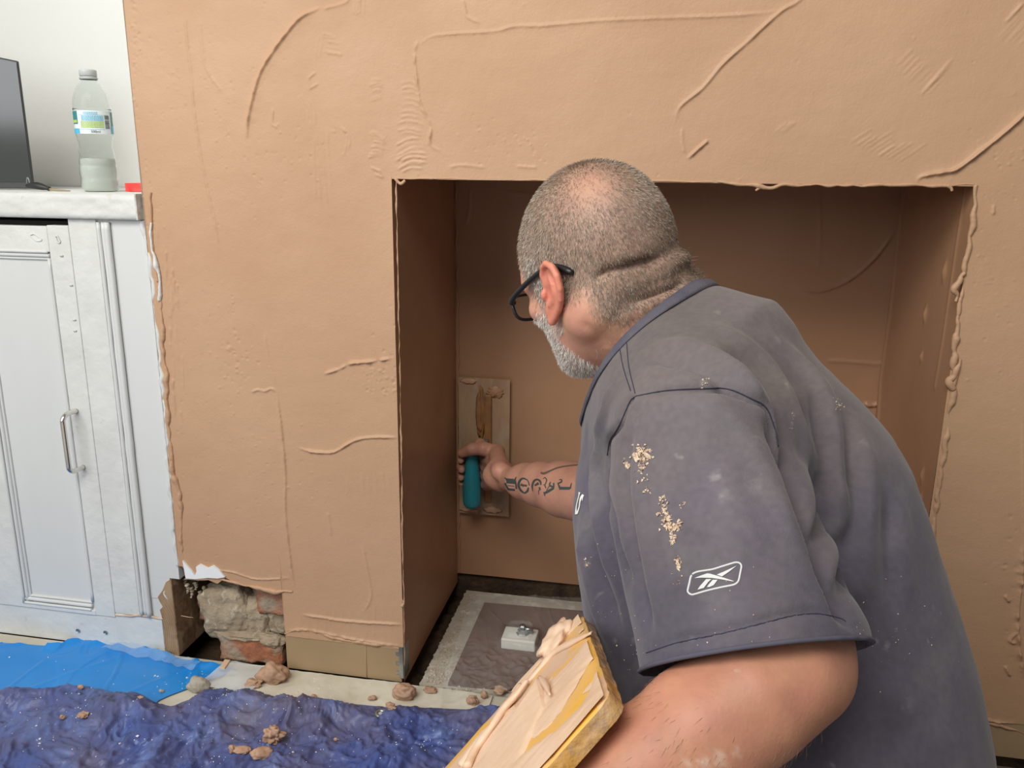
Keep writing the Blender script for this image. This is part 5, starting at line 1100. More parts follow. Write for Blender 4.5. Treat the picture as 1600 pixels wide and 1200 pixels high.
# torso below the shirt, legs folded under him
hipL, hipR = P(1290, 1420, 0.86)+0, P(1300, 1400, 1.08)+0
hipC = (hipL+hipR)/2-Rh*0.05; hipC[2] = 0.29
fdir = unit(np.array([(-Rh*0.85+Fh*0.35)[0], (-Rh*0.85+Fh*0.35)[1], 0])); sdir = np.array([fdir[1], -fdir[0], 0])
legs = []
for s in (-1, 1):
    hp_ = hipC+sdir*0.10*s; kn_ = hp_+fdir*0.31+sdir*0.05*s; kn_[2] = 0.10; an = kn_-fdir*0.34; an[2] = 0.085; toe = an-fdir*0.05; toe[2] = 0.035
    legs.append((hp_, kn_, an, toe))
def trouser_field(w):
    d = ell(w, hipC+np.array([0, 0, 0.0]), (0.15, 0.15, 0.12))
    for hp_, kn_, an, toe in legs:
        d = smin(d, chain(w, [(hp_, 0.10), (kn_, 0.072)], 0.02), 0.04); d = smin(d, chain(w, [(kn_, 0.068), (an, 0.058)], 0.02), 0.012)
    return smax(d, -(w[:, 2]-0.030), 0.01)
def boot_field(w):
    d = None
    for hp_, kn_, an, toe in legs:
        e = smin(cap(w, an, an-fdir*0.04, 0.050, 0.046), cap(w, an-fdir*0.03, an-fdir*0.06+np.array([0, 0, -0.03]), 0.044, 0.046), 0.02); d = e if d is None else np.minimum(d, e)
    return smax(d, -(w[:, 2]-0.028), 0.008)
MAN = empty('person', (hipC[0], hipC[1], 0.03), 'kneeling man in paint flecked blue grey t-shirt and glasses, smoothing plaster inside the fireplace', 'person')
def mankid(o, p=None): o.parent = MAN; o.matrix_parent_inverse = Matrix.Translation(-Vector(MAN.location)); return o
import time as _t; _t0 = _t.time()
hb = 0.17
Vh, Fh_ = sn(head_field, np.minimum(HC0-hb, NK2-0.10), np.maximum(HC0+0.16, NK2+0.06), 0.0017)
Vr, Fr = sn(armR_field, *bounds(armR[2:]+[(q, 0.02) for q, r in thumbR]+[(f[0], 0.03) for fi in fR for f in fi]), 0.0023)
Vl, Fl = sn(armL_field, *bounds(armL[1:]+foreL+[(f[0], 0.03) for fi in fL for f in fi]+thumbL), 0.003)
Vb, Fb = sn(lambda w: torso(w, -0.02), SLO, SHI, 0.012)
Vh = vsmooth(Vh, Fh_, 1); Vr = vsmooth(Vr, Fr, 2); Vl = vsmooth(Vl, Fl, 2)
Nh = vnorm(Vh, Fh_)
_hb = BVHTree.FromPolygons([tuple(v) for v in Vh], [tuple(f) for f in Fh_])
def _hh(px, py): o = _hb.ray_cast(Vector(CAM), Vector(ray(px, py))); return None if o[0] is None else np.array(o[0])
HFOLDS = [([(925, 436), (955, 422), (1000, 411), (1035, 401), (1062, 386)], -0.0065, 0.0050), ([(985, 474), (1020, 462), (1048, 450), (1072, 438)], -0.0055, 0.0045), ([(940, 462), (990, 444), (1030, 430), (1064, 414)], 0.0050, 0.012), ([(940, 410), (1000, 390), (1045, 370)], 0.0020, 0.012), ([(905, 500), (930, 520), (950, 545)], -0.0016, 0.006), ([(960, 500), (1000, 486), (1030, 470)], 0.002, 0.008)]
Vh = Vh+Nh*fold_disp(Vh, Nh, _hh, HFOLDS)[:, None]; Vh = vsmooth(Vh, Fh_, 1); Nh = vnorm(Vh, Fh_); Nl = vnorm(Vl, Fl); Nr = vnorm(Vr, Fr)
# skin colours by body region
def skin_cols(V, base, seed):
    n = fbm(V*22+seed, 3); m = noise(V*120+seed); c = np.array(base)[None]*(1+0.18*n[:, None]+0.10*m[:, None]); c[:, 1] *= (1-0.12*noise(V*38+seed+5)); return np.clip(c, 0, 1)
ph = (Vh-HC0)@HM.T; x, y, z = ph.T
ch = skin_cols(Vh, (0.57, 0.285, 0.190), 1)
scalp = np.clip((z-(-0.052+0.25*np.clip(y, -0.02, 0.05)+0.01*noise(Vh*30)))/0.02, 0, 1)*np.clip((0.060-y)/0.02, 0, 1)
scalp = np.maximum(scalp, np.clip((z+0.10)/0.02, 0, 1)*np.clip((-0.035-y)/0.015, 0, 1))
_bc = _hh(920, 292); bald = np.exp(-(np.linalg.norm(Vh-_bc, axis=1)/0.030)**2)*0.75
scalp = scalp*(1-0.85*bald); earm = (ear(np.stack([np.abs(x), y, z], 1)) < 0.0022) & (np.abs(x) > 0.070)
scalp[earm] = 0
lim = np.interp(z, [-0.13, -0.10, -0.075, -0.05, -0.03, 0.02], [0.018, 0.024, 0.036, 0.036, 0.030, 0.030])
beard = np.clip((y-lim+0.004*noise(Vh*60))/0.010, 0, 1)*np.clip((-0.034-z-0.25*np.clip(y-0.045, 0, 1))/0.010, 0, 1)*np.clip((z+0.135)/0.01, 0, 1)*(~earm)*(np.linalg.norm(Vh-NK1, axis=1) > 0.066)*(y < 0.095)
beard *= 1-np.exp(-(((np.abs(x))/0.024)**2+((z+0.078)/0.008)**2))*(y > 0.07)
side = np.clip((y-0.012)/0.006, 0, 1)*np.clip((0.044-y)/0.008, 0, 1)*(np.abs(x) > 0.05)*(z < 0.02)*(z > -0.075)*(~earm); beard = np.maximum(beard, side*0.55)
gs = np.array([0.29, 0.235, 0.185]); ch = ch*(1-0.62*scalp[:, None])+gs*0.62*scalp[:, None]
ch = ch*(1-0.55*beard[:, None])+np.array([0.58, 0.47, 0.41])*0.55*beard[:, None]
ch[earm] = ch[earm]*np.array([1.12, 0.80, 0.80])
cr = skin_cols(Vr, (0.46, 0.225, 0.150), 4); dr = np.linalg.norm(Vr-gcR, axis=1); kk = np.clip((0.07-dr)/0.03, 0, 1)[:, None]; cr = cr*(1-0.35*kk)+np.array([0.50, 0.32, 0.24])*0.35*kk
cl = skin_cols(Vl, (0.47, 0.215, 0.135), 7)
_lb = BVHTree.FromPolygons([tuple(v) for v in Vl], [tuple(f) for f in Fl])
for (a_, b_, r_, s_) in ((1075, 1192, 10, .5), (1100, 1190, 12, .6), (1125, 1186, 12, .6), (1150, 1178, 8, .5), (1150, 1048, 3, .9)):
    o = _lb.ray_cast(Vector(CAM), Vector(ray(a_, b_)))
    if o[0] is not None: d_ = np.linalg.norm(Vl-np.array(o[0]), axis=1)/(r_*0.0005); m_ = np.clip(1.1-d_+1.5*noise(Vl*260), 0, 1)*(d_ < 2.5)*s_; cl = cl*(1-m_[:, None])+np.array([0.62, 0.47, 0.38])*m_[:, None]
cb = np.tile([[0.6, 0.33, 0.24]], (len(Vb), 1))
SKIN = mat('skin', (0.6, 0.35, 0.25), 0.47, spec=0.4, sss=0.12, vcol=True, bump=0.30, bscale=320, bdist=0.0009)
Vall = np.concatenate([Vh, Vr, Vl, Vb]); Fall = np.concatenate([Fh_, Fr+len(Vh), Fl+len(Vh)+len(Vr), Fb+len(Vh)+len(Vr)+len(Vl)])
bodyo = mesh_obj('body', Vall, Fall, SKIN); set_color(bodyo, np.concatenate([ch, cr, cl, cb])); mankid(bodyo)
print('TIME body', _t.time()-_t0, len(Fall))

# ---- shirt
Vs, Fs = shirt_mesh()
def clip_out(V, F, g, G):                                             # keep g<0, vertices just outside are pulled to the cut
    n = len(V); gi = g[F]; keep_ = (gi < 0).sum(1) >= 2; F = F[keep_]
    V = V.copy(); o_ = g > 0; V[o_] -= G[o_]*np.minimum(g[o_], 0.012)[:, None]
    used = np.unique(F); mp = -np.ones(n, int); mp[used] = np.arange(len(used)); return V[used], mp[F], used
def sig(V):
    g = np.full(len(V), -1.0); G = np.zeros((len(V), 3))
    def put(m, val, dr):
        nonlocal g
        k = m & (val > g); g = np.where(k, val, g); G[k] = dr
    # collar opening
    q = V-CN; hgt = q@cn; rad_ = np.linalg.norm(q-hgt[:, None]*cn, axis=1); put(rad_ < 0.16, hgt, cn)
    # left sleeve hem: plane through three points of the hem
    h1, h2, h3 = P(1013, 1050, 0.715), P(1335, 1010, 0.690), P(1180, 1010, 0.615); nn_ = np.cross(h2-h1, h3-h1); nn_ /= np.linalg.norm(nn_); nn_ = nn_ if nn_@(EL-LS) > 0 else -nn_
    ds_ = chain(V, SL, 0.03); tz = torso(V); put((ds_ < 0.02) & (tz > ds_+0.012) & ((V-LS)@nn_ > 0.08), (V-h1)@nn_, nn_)
    global HEM; HEM = (h1, nn_)
    nr = unit(ER-RS); m = chain(V, SR[1:], 0.03) < 0.02; put(m & (tz > 0.0), (V-SR[2][0])@nr-0.02, nr)
    put(V[:, 2] < 0.3, 0.245-V[:, 2], np.array([0, 0, -1.0])); return g, G
Vs, Fs, _u = clip_out(Vs, Fs, *sig(Vs))
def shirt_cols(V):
    n = fbm(V*7+3, 4); c = np.array([0.094, 0.083, 0.108])[None]*(1+0.55*n[:, None]); dust = np.clip((V[:, 2]-0.60)/0.16+0.6*fbm(V*13, 3), 0, 1)  # dust tint also carries painted shading: lighter shoulders, darker lower shirt
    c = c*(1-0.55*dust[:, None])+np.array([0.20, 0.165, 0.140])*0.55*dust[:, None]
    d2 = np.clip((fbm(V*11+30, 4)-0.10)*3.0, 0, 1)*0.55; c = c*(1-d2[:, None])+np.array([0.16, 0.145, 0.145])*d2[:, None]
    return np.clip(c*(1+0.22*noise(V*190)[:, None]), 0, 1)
SHIRT = mat('faded_navy_cotton', (0.1, 0.1, 0.2), 0.92, spec=0.12, vcol=True, bump=0.4, bscale=480, bdist=0.0008, sheen=0.2)
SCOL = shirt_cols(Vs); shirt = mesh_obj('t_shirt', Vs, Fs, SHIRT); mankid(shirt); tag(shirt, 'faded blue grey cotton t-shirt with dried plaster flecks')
SBV = BVHTree.FromPolygons([tuple(v) for v in Vs], [tuple(f) for f in Fs])
BBV = BVHTree.FromPolygons([tuple(v) for v in Vall], [tuple(f) for f in Fall])
_s = shirt.modifiers.new('thickness', 'SOLIDIFY'); _s.thickness = 0.0022; _s.offset = -1
def hitp(bv, px, py, off=0.0004):
    o = bv.ray_cast(Vector(CAM), Vector(ray(px, py)))
    if o[0] is None: return None
    n = o[1] if o[1].dot(Vector(ray(px, py))) < 0 else -o[1]; return np.array(o[0]+n*off)
def surf_line(name, px, r, m, bv, parent, off=0.0003, seg=5, n=8, dash=None):
    c = smooth_path([(a, b_, 0) for a, b_ in px], n); L = np.concatenate([[0], np.cumsum(np.hypot(*np.diff(c[:, :2], axis=0).T))]); t = np.arange(0, L[-1], 3.0)
    c = np.stack([np.interp(t, L, c[:, 0]), np.interp(t, L, c[:, 1])], 1); q = [hitp(bv, a, b_, off) for a, b_ in c]
    runs = [[]]
    for k in q:
        if k is None or (runs[-1] and np.linalg.norm(k-runs[-1][-1]) > 0.02): runs.append([]); 
        if k is not None: runs[-1].append(k)
    parts = [tube(np.array(rn), r, seg) for rn in runs if len(rn) > 2]
    if not parts: return None
    v, f = merge(parts); o = mesh_obj(name, v, f, m); o.parent = parent; o.matrix_parent_inverse = Matrix.Identity(4); return o
# trousers and boots
Vt, Ft = sn(trouser_field, hipC-np.array([0.62, 0.62, 0.30]), hipC+np.array([0.62, 0.62, 0.2]), 0.010); Vt = vsmooth(Vt, Ft, 2)
mankid(mesh_obj('trousers', Vt, Ft, mat('dusty_black_trousers', (0.035, 0.035, 0.04), 0.9, var=(0.10, 0.085, 0.07), vscale=14, bump=0.3, bscale=200)))
BOOTM = mat('tan_boot', (0.14, 0.08, 0.04), 0.7); _lg = legs
for L1 in _lg:
    legs = [L1]; Vt, Ft = sn(boot_field, L1[2]-0.16, L1[2]+0.14, 0.007); Vt = vsmooth(Vt, Ft, 1); mankid(mesh_obj('boot', Vt, Ft, BOOTM))
legs = _lg
# ---- dust marks on the shirt, then its colours
for (a, b_, r, s_) in ((1062, 713, 9, .5), (1118, 745, 13, .55), (1132, 775, 12, .6), (1102, 597, 7, 1.0), (1120, 487, 9, .35), (1310, 630, 9, .9), (1302, 622, 5, .6), (1240, 650, 6, .6), (1238, 662, 3, .9), (1215, 530, 9, .4), (1230, 600, 8, .5),
                       (1400, 985, 4, .6), (1368, 1003, 4, .8), (1385, 1010, 10, .5), (1450, 1000, 6, .4), (1458, 950, 4, .6), (1470, 960, 4, .5), (1475, 1010, 3, .5), (1350, 690, 12, .25), (1190, 690, 20, .2), (1180, 760, 22, .2),
                       (918, 880, 4, .9), (905, 905, 5, .8), (935, 930, 8, .3), (990, 1000, 10, .25), (1240, 1180, 9, .3), (1300, 1195, 5, .5), (1420, 1100, 18, .2), (1330, 1040, 14, .15), (960, 1000, 5, .4), (975, 1060, 6, .3), (1080, 1000, 4, .2)):
    q = hitp(SBV, a, b_)
    if q is None: continue
    d = np.linalg.norm(Vs-q, axis=1); R_ = r*0.00045; m = np.clip(1.0-d/R_+1.5*noise(Vs*300+a), 0, 1)*(d < 2.5*R_)*s_*0.75
    SCOL = SCOL*(1-m[:, None])+np.array([0.42, 0.40, 0.38])*m[:, None]
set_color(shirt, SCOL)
SEAM = mat('dark_seam_thread', (0.035, 0.035, 0.060), 0.9)
surf_line('seam', [(994, 619), (1042, 610), (1097, 607), (1138, 608), (1172, 622), (1197, 637), (1211, 672), (1216, 700)], 0.00055, SEAM, SBV, shirt)
surf_line('seam', [(994, 619), (984, 628), (967, 666), (953, 688), (949, 712)], 0.00055, SEAM, SBV, shirt)
surf_line('seam', [(968, 541), (974, 574), (986, 612)], 0.00045, SEAM, SBV, shirt); surf_line('seam', [(979, 532), (983, 574), (993, 616)], 0.00045, SEAM, SBV, shirt)
surf_line('hem_stitching', [(1010, 1020), (1060, 1004), (1132, 989), (1195, 973), (1240, 962), (1276, 959), (1312, 966), (1322, 972)], 0.0004, SEAM, SBV, shirt)
# rolled hem of the left sleeve
h1_, nn1 = HEM; k = np.where((np.abs((Vs-h1_)@nn1) < 0.0012) & (chain(Vs, SL, 0.03) < 0.02) & (torso(Vs) > -0.02) & ((Vs-LS)@nn1 > 0.08))[0]
if len(k) > 20:
    q = Vs[k]; c = q.mean(0); e1 = unit(np.cross(nn1, Zh)); e2 = np.cross(nn1, e1); an_ = np.arctan2((q-c)@e2, (q-c)@e1); rd_ = np.linalg.norm(q-c, axis=1); gr = np.linspace(-math.pi, math.pi, 161)[:-1]
    rr_ = np.array([np.median(rd_[np.abs((an_-g_+math.pi) % (2*math.pi)-math.pi) < 0.10]) if (np.abs((an_-g_+math.pi) % (2*math.pi)-math.pi) < 0.10).any() else np.nan for g_ in gr]); ok = ~np.isnan(rr_); rr_ = np.interp(gr, gr[ok], rr_[ok], period=2*math.pi)
    ring = c+rr_[:, None]*(np.cos(gr)[:, None]*e1+np.sin(gr)[:, None]*e2); ring = np.concatenate([ring, ring[:1]])-nn1*0.0006
    v, f = tube(ring, 0.0019, 8, caps=False); mesh_obj('sleeve_hem', v, f, mat('hem_cotton', (0.085, 0.08, 0.11), 0.9), shirt)
# collar band, ribbed
COLLAR = mat('ribbed_collar', (0.080, 0.078, 0.108), 0.9, bump=0.5, bscale=500, var=(0.12, 0.11, 0.13), vscale=30)
def rad_at(field, c, dr, lo=0.03, hi=0.16):
    lo = np.full(len(dr), lo); hi = np.full(len(dr), hi)
    for _ in range(22):
        md = (lo+hi)/2; f = field(c+dr*md[:, None]); lo = np.where(f < 0, md, lo); hi = np.where(f < 0, hi, md)
    return (lo+hi)/2
NSEG = 120; ph_ = np.linspace(0, 2*math.pi, NSEG, endpoint=False); dr = np.cos(ph_)[:, None]*ce1+np.sin(ph_)[:, None]*ce2
def shirt_only(w): return shirt_field(w)
prof_c = []; tap = 0.68+0.32*np.cos(ph_)
for hgt_, which, off in ((-0.013, 's', 0.0018), (-0.008, 's', 0.0026), (0.0, 's', 0.0030), (0.003, 'm', 0.0024), (0.0055, 'm', 0.0012), (0.006, 'm', -0.0012), (0.002, 'm', -0.003), (-0.013, 's', -0.002)):
    hv_ = (hgt_*tap)[:, None]; rs = rad_at(shirt_only, CN+cn*np.minimum(hv_, -0.001), dr); rn = rad_at(head_field, CN+cn*hv_, dr, 0.03, 0.15)
    rr_ = rs+off if which == 's' else np.maximum(rs-0.35*abs(hgt_)-0.001, np.minimum(rn+0.002, rs+0.004))+off
    rr_ = np.convolve(np.concatenate([rr_[-6:], rr_, rr_[:6]]), np.ones(7)/7, 'same')[6:-6]
    prof_c.append(CN+cn*hv_+dr*rr_[:, None])
V = np.concatenate(prof_c); n = len(prof_c); F = [(i*NSEG+k, i*NSEG+(k+1) % NSEG, ((i+1) % n)*NSEG+(k+1) % NSEG, ((i+1) % n)*NSEG+k) for i in range(n) for k in range(NSEG)]
mesh_obj('collar', V, F, COLLAR, shirt); 
# printed marks
def decal(name, poly, bv, m, parent, off=0.0007, cuts=2):
    b = bmesh.new(); b.faces.new([b.verts.new((x, y, 0)) for x, y in poly]); bmesh.ops.triangulate(b, faces=b.faces)
    bmesh.ops.subdivide_edges(b, edges=list(b.edges), cuts=cuts)
    for v in list(b.verts):
        q = hitp(bv, v.co.x, v.co.y, off)
        if q is None: b.verts.remove(v)
        else: v.co = q
    for f in [f for f in b.faces if max(e.calc_length() for e in f.edges) > 0.03]: b.faces.remove(f)
    me = bpy.data.meshes.new(name); b.to_mesh(me); b.free(); o = bpy.data.objects.new(name, me); COL.objects.link(o); me.materials.append(m); o.parent = parent; return o
def stroke(pts, w, ox, oy, sc):                                    # px polygon of a pen stroke
    if len(pts) == 2: pts = [tuple(np.array(pts[0])*(1-k)+np.array(pts[1])*k) for k in (0, .25, .5, .75, 1)]
    p = smooth_path([(a, b_, 0) for a, b_ in pts], 4)[:, :2]; w = np.interp(np.linspace(0, 1, len(p)), np.linspace(0, 1, len(w)), w)/2 if not np.isscalar(w) else np.full(len(p), w/2)
    t = np.gradient(p, axis=0); t /= np.linalg.norm(t, axis=1)[:, None]+1e-9; nn_ = np.stack([-t[:, 1], t[:, 0]], 1); L_ = p+nn_*w[:, None]; R_ = p-nn_*w[:, None]
    return [((x/sc+ox), (y/sc+oy)) for x, y in np.concatenate([L_, R_[::-1]])]
def strokes(name, items, ox, oy, sc, bv, m, parent, off):
    b = bmesh.new()
    for pts_, w in items:
        pg = stroke(pts_, w, ox, oy, sc); n = len(pg)//2; q = [hitp(bv, x, y, off) for x, y in pg]
        for i in range(n-1):
            k = (q[i], q[i+1], q[2*n-2-i], q[2*n-1-i])
            if any(z_ is None for z_ in k): continue
            k = [np.array(z_) for z_ in k]
            if max(np.linalg.norm(k[0]-k[2]), np.linalg.norm(k[1]-k[3])) > 0.02: continue
            b.faces.new([b.verts.new(z_) for z_ in k])
    me = bpy.data.meshes.new(name); b.to_mesh(me); b.free(); o = bpy.data.objects.new(name, me); COL.objects.link(o); me.materials.append(m); o.parent = parent; o['kind'] = 'stuff' if False else ''
    del o['kind']; return o
PRINT = mat('white_print', (0.62, 0.62, 0.60), 0.7)
LG = lambda pts_: [(1060+x/13.333, 865+y/13.333) for x, y in pts_]
logo = decal('sleeve_emblem', LG([(330, 515), (480, 455), (600, 415), (660, 420), (820, 465), (950, 505), (1170, 580), (1130, 583), (900, 540), (700, 510), (480, 505)]), SBV, PRINT, shirt); tag(logo, 'white outlined sporting emblem printed on the sleeve')
for pg in ([(805, 440), (950, 380), (1215, 255), (1060, 380), (915, 480)], [(400, 755), (450, 680), (520, 600), (580, 535), (690, 535), (620, 600), (560, 680), (530, 720)], [(595, 700), (640, 640), (720, 550), (825, 548), (770, 620), (740, 660), (650, 700)]): decal('emblem_stroke', LG(pg), SBV, PRINT, shirt)
surf_line('emblem_outline', LG([(290, 435), (330, 405), (440, 370), (700, 330), (900, 270), (1150, 193), (1210, 183), (1265, 192), (1300, 220), (1315, 270), (1290, 400), (1262, 540), (1240, 590), (1200, 625), (1130, 655), (900, 700), (600, 770), (340, 845), (275, 855), (225, 830), (193, 785), (200, 740), (230, 620), (258, 490), (290, 435)]), 0.0009, PRINT, SBV, shirt, off=0.0)
strokes('chest_print', [([(400, 330), (385, 420), (330, 640), (312, 760), (310, 920)], [50, 24, 22, 30, 60]), ([(500, 400), (440, 480), (410, 600), (395, 720), (335, 900)], [60, 50, 30, 26, 40]), ([(490, 440), (470, 550)], [20, 16])], 880+3, 750, 17.15, SBV, mat('bright_white_print', (0.85, 0.86, 0.80), 0.7), shirt, 0.0008)
INK = mat('tattoo_ink', (0.045, 0.062, 0.058), 0.55)
TA = [([(140, 350), (145, 315), (185, 312)], 16), ([(175, 330), (320, 345)], [34, 44]), ([(190, 375), (345, 390)], 50), ([(320, 385), (345, 330), (365, 285)], [34, 26, 12]), ([(160, 395), (215, 500)], 32), ([(345, 350), (360, 430), (365, 500)], 28), ([(210, 505), (340, 520)], 38), ([(215, 440), (330, 452)], 12),
      ([(560, 345), (480, 315), (415, 380), (410, 460), (450, 530), (510, 580)], [12, 34, 40, 40, 38, 20]), ([(500, 305), (570, 355), (598, 440)], 18), ([(580, 475), (565, 535), (510, 580)], [22, 40, 26]), ([(440, 430), (555, 445)], 34), ([(460, 400), (490, 470)], 12),
      ([(658, 545), (650, 450), (680, 365), (735, 335), (790, 365), (805, 430)], [8, 34, 34, 30, 34, 22]), ([(695, 440), (765, 400)], [30, 46]), ([(775, 470), (792, 520)], 28), ([(790, 500), (765, 540), (768, 605)], [14, 14, 8]),
      ([(845, 325), (875, 300), (905, 345), (880, 420), (842, 430)], [10, 16, 20, 14, 8]), ([(872, 430), (892, 490)], [22, 14]), ([(975, 375), (955, 430)], [14, 30]), ([(1032, 395), (1035, 480)], 24), ([(950, 440), (1030, 470)], 34), ([(1035, 485), (950, 535), (880, 575)], [38, 46, 40]), ([(862, 555), (875, 630)], [34, 10]), ([(965, 430), (905, 530)], 12),
      ([(1125, 345), (1165, 335), (1172, 375), (1110, 405)], [8, 20, 26, 22]), ([(1105, 395), (1155, 515)], [20, 38]), ([(1140, 490), (1320, 492)], [52, 50]), ([(1350, 400), (1325, 500)], [14, 30]), ([(1310, 500), (1300, 580), (1332, 640)], [38, 28, 6])]
cuts = [0, 8, 13, 17, 25, 29]
for i in range(5):
    tt = strokes('tattoo_letter', TA[cuts[i]:cuts[i+1]], 775, 720, 11.43, BBV, INK, bodyo, 0.0005)
    if i == 0: tag(tt, 'blackletter tattoo lettering on the right forearm')
strokes('tattoo_edge', [([(800, 200), (860, 215), (980, 165), (1120, 110), (1330, 75), (1540, 60)], [30, 44, 30, 26, 20, 18])], 775, 721, 11.43, BBV, mat('faded_tattoo', (0.13, 0.085, 0.06), 0.6), bodyo, 0.0005)
# plaster crusts on the sleeve
rr = random.Random(11); V, F = [], []
def crust(px, py, n, sx, sy, r0, r1):
    for _ in range(n):
        q = hitp(SBV, rr.gauss(px, sx), rr.gauss(py, sy), 0.0004)
        if q is None: continue
        s_ = rr.uniform(r0, r1)*1.35; o = len(V)
        for k in range(6):
            d = unit([rr.gauss(0, 1) for _ in range(3)]); V.append(tuple(q+d*s_*rr.uniform(.6, 1.2)))
        F.extend([(o, o+1, o+2), (o, o+2, o+3), (o, o+3, o+1), (o+1, o+3, o+4), (o+2, o+1, o+4), (o+3, o+2, o+5), (o+4, o+3, o+5), (o+2, o+4, o+5)])
crust(1002, 712, 60, 6, 7, .0008, .0024); crust(1013, 708, 20, 5, 6, .0008, .002); crust(1003, 735, 22, 4, 8, .0006, .0018); crust(981, 729, 18, 3, 4, .0008, .002); crust(1010, 765, 14, 4, 9, .0005, .0013)
crust(1036, 785, 26, 3, 7, .0007, .0018); crust(1040, 805, 34, 4, 7, .0008, .0022); crust(1050, 825, 60, 7, 6, .0008, .0024); crust(1052, 842, 20, 3, 6, .0006, .0018); crust(1061, 880, 20, 3, 5, .0007, .002); crust(1063, 790, 8, 3, 3, .0006, .0012); crust(1057, 908, 8, 8, 6, .0004, .0009)
crust(1102, 597, 12, 3, 5, .0004, .001); crust(1310, 632, 16, 5, 7, .0004, .001); crust(1238, 655, 8, 2, 9, .0004, .0009); crust(918, 880, 14, 3, 4, .0005, .0014); crust(1130, 1000, 60, 150, 60, .0003, .0006); crust(960, 980, 40, 30, 60, .0003, .0007); crust(1370, 990, 30, 50, 40, .0003, .0007)
o = mesh_obj('plaster_flecks', V, F, mat('dry_plaster_fleck', (0.74, 0.58, 0.43), 0.9, var=(0.62, 0.47, 0.34), vscale=200), shirt, smooth=False, kind='stuff'); tag(o, 'crusty pale plaster flecks stuck to the sleeve')

# ---- hair: short strands rooted on the scalp, beard and forearm
def strands(name, V, F, N_, w, n, dirf, length, width, cols, parent, seed, keepf=None, segs=1):
    r = np.random.RandomState(seed); fw = w[F].mean(1); a = np.linalg.norm(np.cross(V[F[:, 2]]-V[F[:, 0]], V[F[:, 3]]-V[F[:, 1]]), axis=1)*fw; fi = r.choice(len(F), n, p=a/a.sum())
    uv = r.rand(n, 2); f = F[fi]; p = (V[f[:, 0]]*(1-uv[:, :1])+V[f[:, 1]]*uv[:, :1])*(1-uv[:, 1:])+(V[f[:, 3]]*(1-uv[:, :1])+V[f[:, 2]]*uv[:, :1])*uv[:, 1:]; nn_ = N_[f[:, 0]]
    d = dirf(p, nn_, r); d /= np.linalg.norm(d, axis=1)[:, None]; L = length(p, r)[:, None]; s_ = np.cross(d, r.normal(size=(n, 3))); s_ /= np.linalg.norm(s_, axis=1)[:, None]
    b0 = p-nn_*0.0004; w2 = width*r.uniform(.7, 1.3, (n, 1)); mid = p+d*L*0.55-nn_*L*0.0; tip = p+d*L-nn_*L*0.12
    VV = np.stack([b0-s_*w2, b0+s_*w2, mid+s_*w2*0.8, mid-s_*w2*0.8, tip], 1).reshape(-1, 3); i = np.arange(n)[:, None]*5
    Q_ = np.concatenate([i+[[0, 1, 2]], i+[[0, 2, 3]], i+[[3, 2, 4]]]); o = mesh_obj(name, VV, Q_, cols[0], parent, True, 'stuff')
    c = cols[1](p, r); set_color(o, np.repeat(c, 5, 0)); return o
def mix2(a, b_, t): return np.array(a)[None]*(1-t[:, None])+np.array(b_)[None]*t[:, None]
HAIRM = mat('grey_cropped_hair', (0.3, 0.25, 0.2), 0.5, spec=0.4, vcol=True)
crown = HC0+HM.T@np.array([0.0, -0.035, 0.105])
def hdirf(p, nn_, r):
    t = p-crown; t -= nn_*(t*nn_).sum(1)[:, None]; t /= np.linalg.norm(t, axis=1)[:, None]+1e-6
    dn = np.tile(-hU+0.25*hF*0, (len(p), 1)); dn -= nn_*(dn*nn_).sum(1)[:, None]; return nn_*0.62+t*0.55+dn*0.45+r.normal(size=p.shape)*0.16
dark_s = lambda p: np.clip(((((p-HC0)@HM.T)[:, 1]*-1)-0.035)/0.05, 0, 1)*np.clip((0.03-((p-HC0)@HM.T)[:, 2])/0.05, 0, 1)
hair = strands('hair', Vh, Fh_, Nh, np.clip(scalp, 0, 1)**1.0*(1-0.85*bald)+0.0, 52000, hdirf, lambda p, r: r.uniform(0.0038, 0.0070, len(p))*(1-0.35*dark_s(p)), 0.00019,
    (HAIRM, lambda p, r: mix2((0.16, 0.115, 0.080), (0.64, 0.55, 0.45), np.clip(r.beta(1.4, 1.7, len(p))-0.38*dark_s(p)+0.15*fbm(p*30, 2), 0, 1))), bodyo, 1); tag(hair, 'cropped grey hair')
bw = beard.copy()
def bdir(p, nn_, r): t = np.tile(-hU*0.9+hF*0.25, (len(p), 1)); return nn_*0.55+t*0.8+r.normal(size=p.shape)*0.22
bo = strands('beard', Vh, Fh_, Nh, bw, 15000, bdir, lambda p, r: r.uniform(0.0035, 0.0075, len(p)), 0.00022, (mat('white_beard_hair', (0.8, 0.8, 0.8), 0.5, vcol=True), lambda p, r: mix2((0.30, 0.24, 0.19), (0.80, 0.76, 0.70), np.clip(r.beta(3.2, 1.2, len(p)), 0, 1))), bodyo, 2); tag(bo, 'short white beard')
nm = np.clip(1-np.abs(np.linalg.norm(Vh-NK1, axis=1)-0.066)/0.03, 0, 1)*(scalp < 0.5)*(np.abs(x) < 0.3)*(z < -0.045)
strands('neck_hair', Vh, Fh_, Nh, nm, 1500, lambda p, nn_, r: nn_*0.25+np.tile(-hU*0.5-hF*0.4, (len(p), 1))+r.normal(size=p.shape)*0.3, lambda p, r: r.uniform(0.004, 0.009, len(p)), 0.0001, (HAIRM, lambda p, r: mix2((0.16, 0.09, 0.05), (0.5, 0.4, 0.3), r.rand(len(p)))), bodyo, 3)
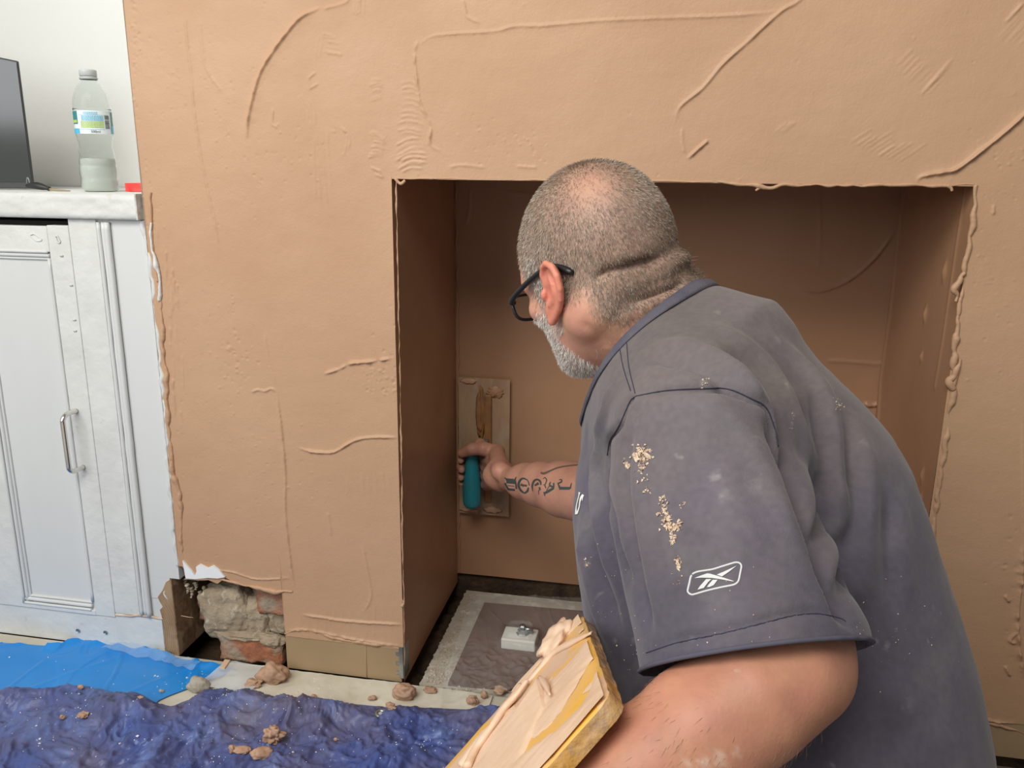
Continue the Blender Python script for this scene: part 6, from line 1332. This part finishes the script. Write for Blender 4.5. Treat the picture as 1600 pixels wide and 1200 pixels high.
# a longer tuft at the nape, above the collar
tw = np.exp(-(np.linalg.norm(Vh-P(1072, 432, 0.985), axis=1)/0.018)**2)
strands('nape_tuft', Vh, Fh_, Nh, tw+1e-9, 500, lambda p, nn_, r: nn_*0.5+np.tile(Rh*0.8+Zh*0.1, (len(p), 1))+r.normal(size=p.shape)*0.35, lambda p, r: r.uniform(0.006, 0.017, len(p)), 0.00013, (HAIRM, lambda p, r: mix2((0.09, 0.06, 0.04), (0.35, 0.27, 0.2), r.rand(len(p)))), bodyo, 4)
dl = np.linalg.norm(Vl-FM, axis=1); aw = np.clip((Vl-EL)@unit(WL-EL)/0.06, 0, 1)*np.clip(1.1-((Vl-EL)@unit(WL-EL))/0.24, 0, 1)
strands('arm_hair', Vl, Fl, Nl, aw+1e-9, 4200, lambda p, nn_, r: nn_*0.30+np.tile(unit(WL-EL)+0.5*Zh*-1, (len(p), 1))*0.9+r.normal(size=p.shape)*0.28, lambda p, r: r.uniform(0.006, 0.014, len(p)), 0.00011, (HAIRM, lambda p, r: mix2((0.10, 0.05, 0.03), (0.4, 0.25, 0.15), r.rand(len(p)))), bodyo, 5)
# ---- glasses
GL = empty('glasses', tuple(hl(0, 0.09, -0.012)), 'black framed spectacles worn by the kneeling man', 'glasses'); gl0 = hl(0, 0.09, -0.012)
BLK = mat('matt_black_frame', (0.012, 0.013, 0.013), 0.35)
def hm(name, v, f, m, parent=GL): v = np.array([hl(*q) for q in v])-(gl0 if parent is GL else 0); return mesh_obj(name, v, f, m, parent)
for s in (1, -1):
    th = np.linspace(0, 2*math.pi, 41); e = 3.2; X_ = 0.027*np.sign(np.cos(th))*np.abs(np.cos(th))**(2/e); Z_ = 0.0160*np.sign(np.sin(th))*np.abs(np.sin(th))**(2/e)
    rim_ = [(s*(0.036+a), 0.104-0.12*(abs(0.036+a)-0.01)**1*0.9-0.06*c, -0.018+c) for a, c in zip(X_, Z_)]
    v, f = tube(rim_, 0.0021, 8, caps=False); hm('rim', v, f, BLK)
    n = len(rim_)-1; cpt = tuple(np.mean(rim_[:-1], 0)); hm('lens', rim_[:-1]+[cpt], [(i, (i+1) % n, n) for i in range(n)], mat('spectacle_lens', (1, 1, 1), 0.02, trans=1, ior=1.05))
    TP_ = [(s*0.0645, 0.092, -0.012), (s*0.071, 0.088, -0.0115), (s*0.0745, 0.070, -0.008), (s*0.0765, 0.035, -0.004), (s*0.0775, 0.006, -0.003), (s*0.0770, -0.010, -0.005), (s*0.0765, -0.024, -0.013), (s*0.0750, -0.036, -0.024)]
    pts_ = smooth_path(TP_, 6); r_ = np.interp(np.linspace(0, 1, len(pts_)), [0, .1, .5, .7, .95, 1], [0.0036, 0.0036, 0.0032, 0.0028, 0.0042, 0.0026]); v, f = tube(pts_, r_, 10); hm('temple_arm', v, f, BLK)
v, f = tube(smooth_path([(-0.012, 0.102, -0.014), (0, 0.110, -0.010), (0.012, 0.102, -0.014)], 5), 0.0019, 8); hm('bridge', v, f, BLK)
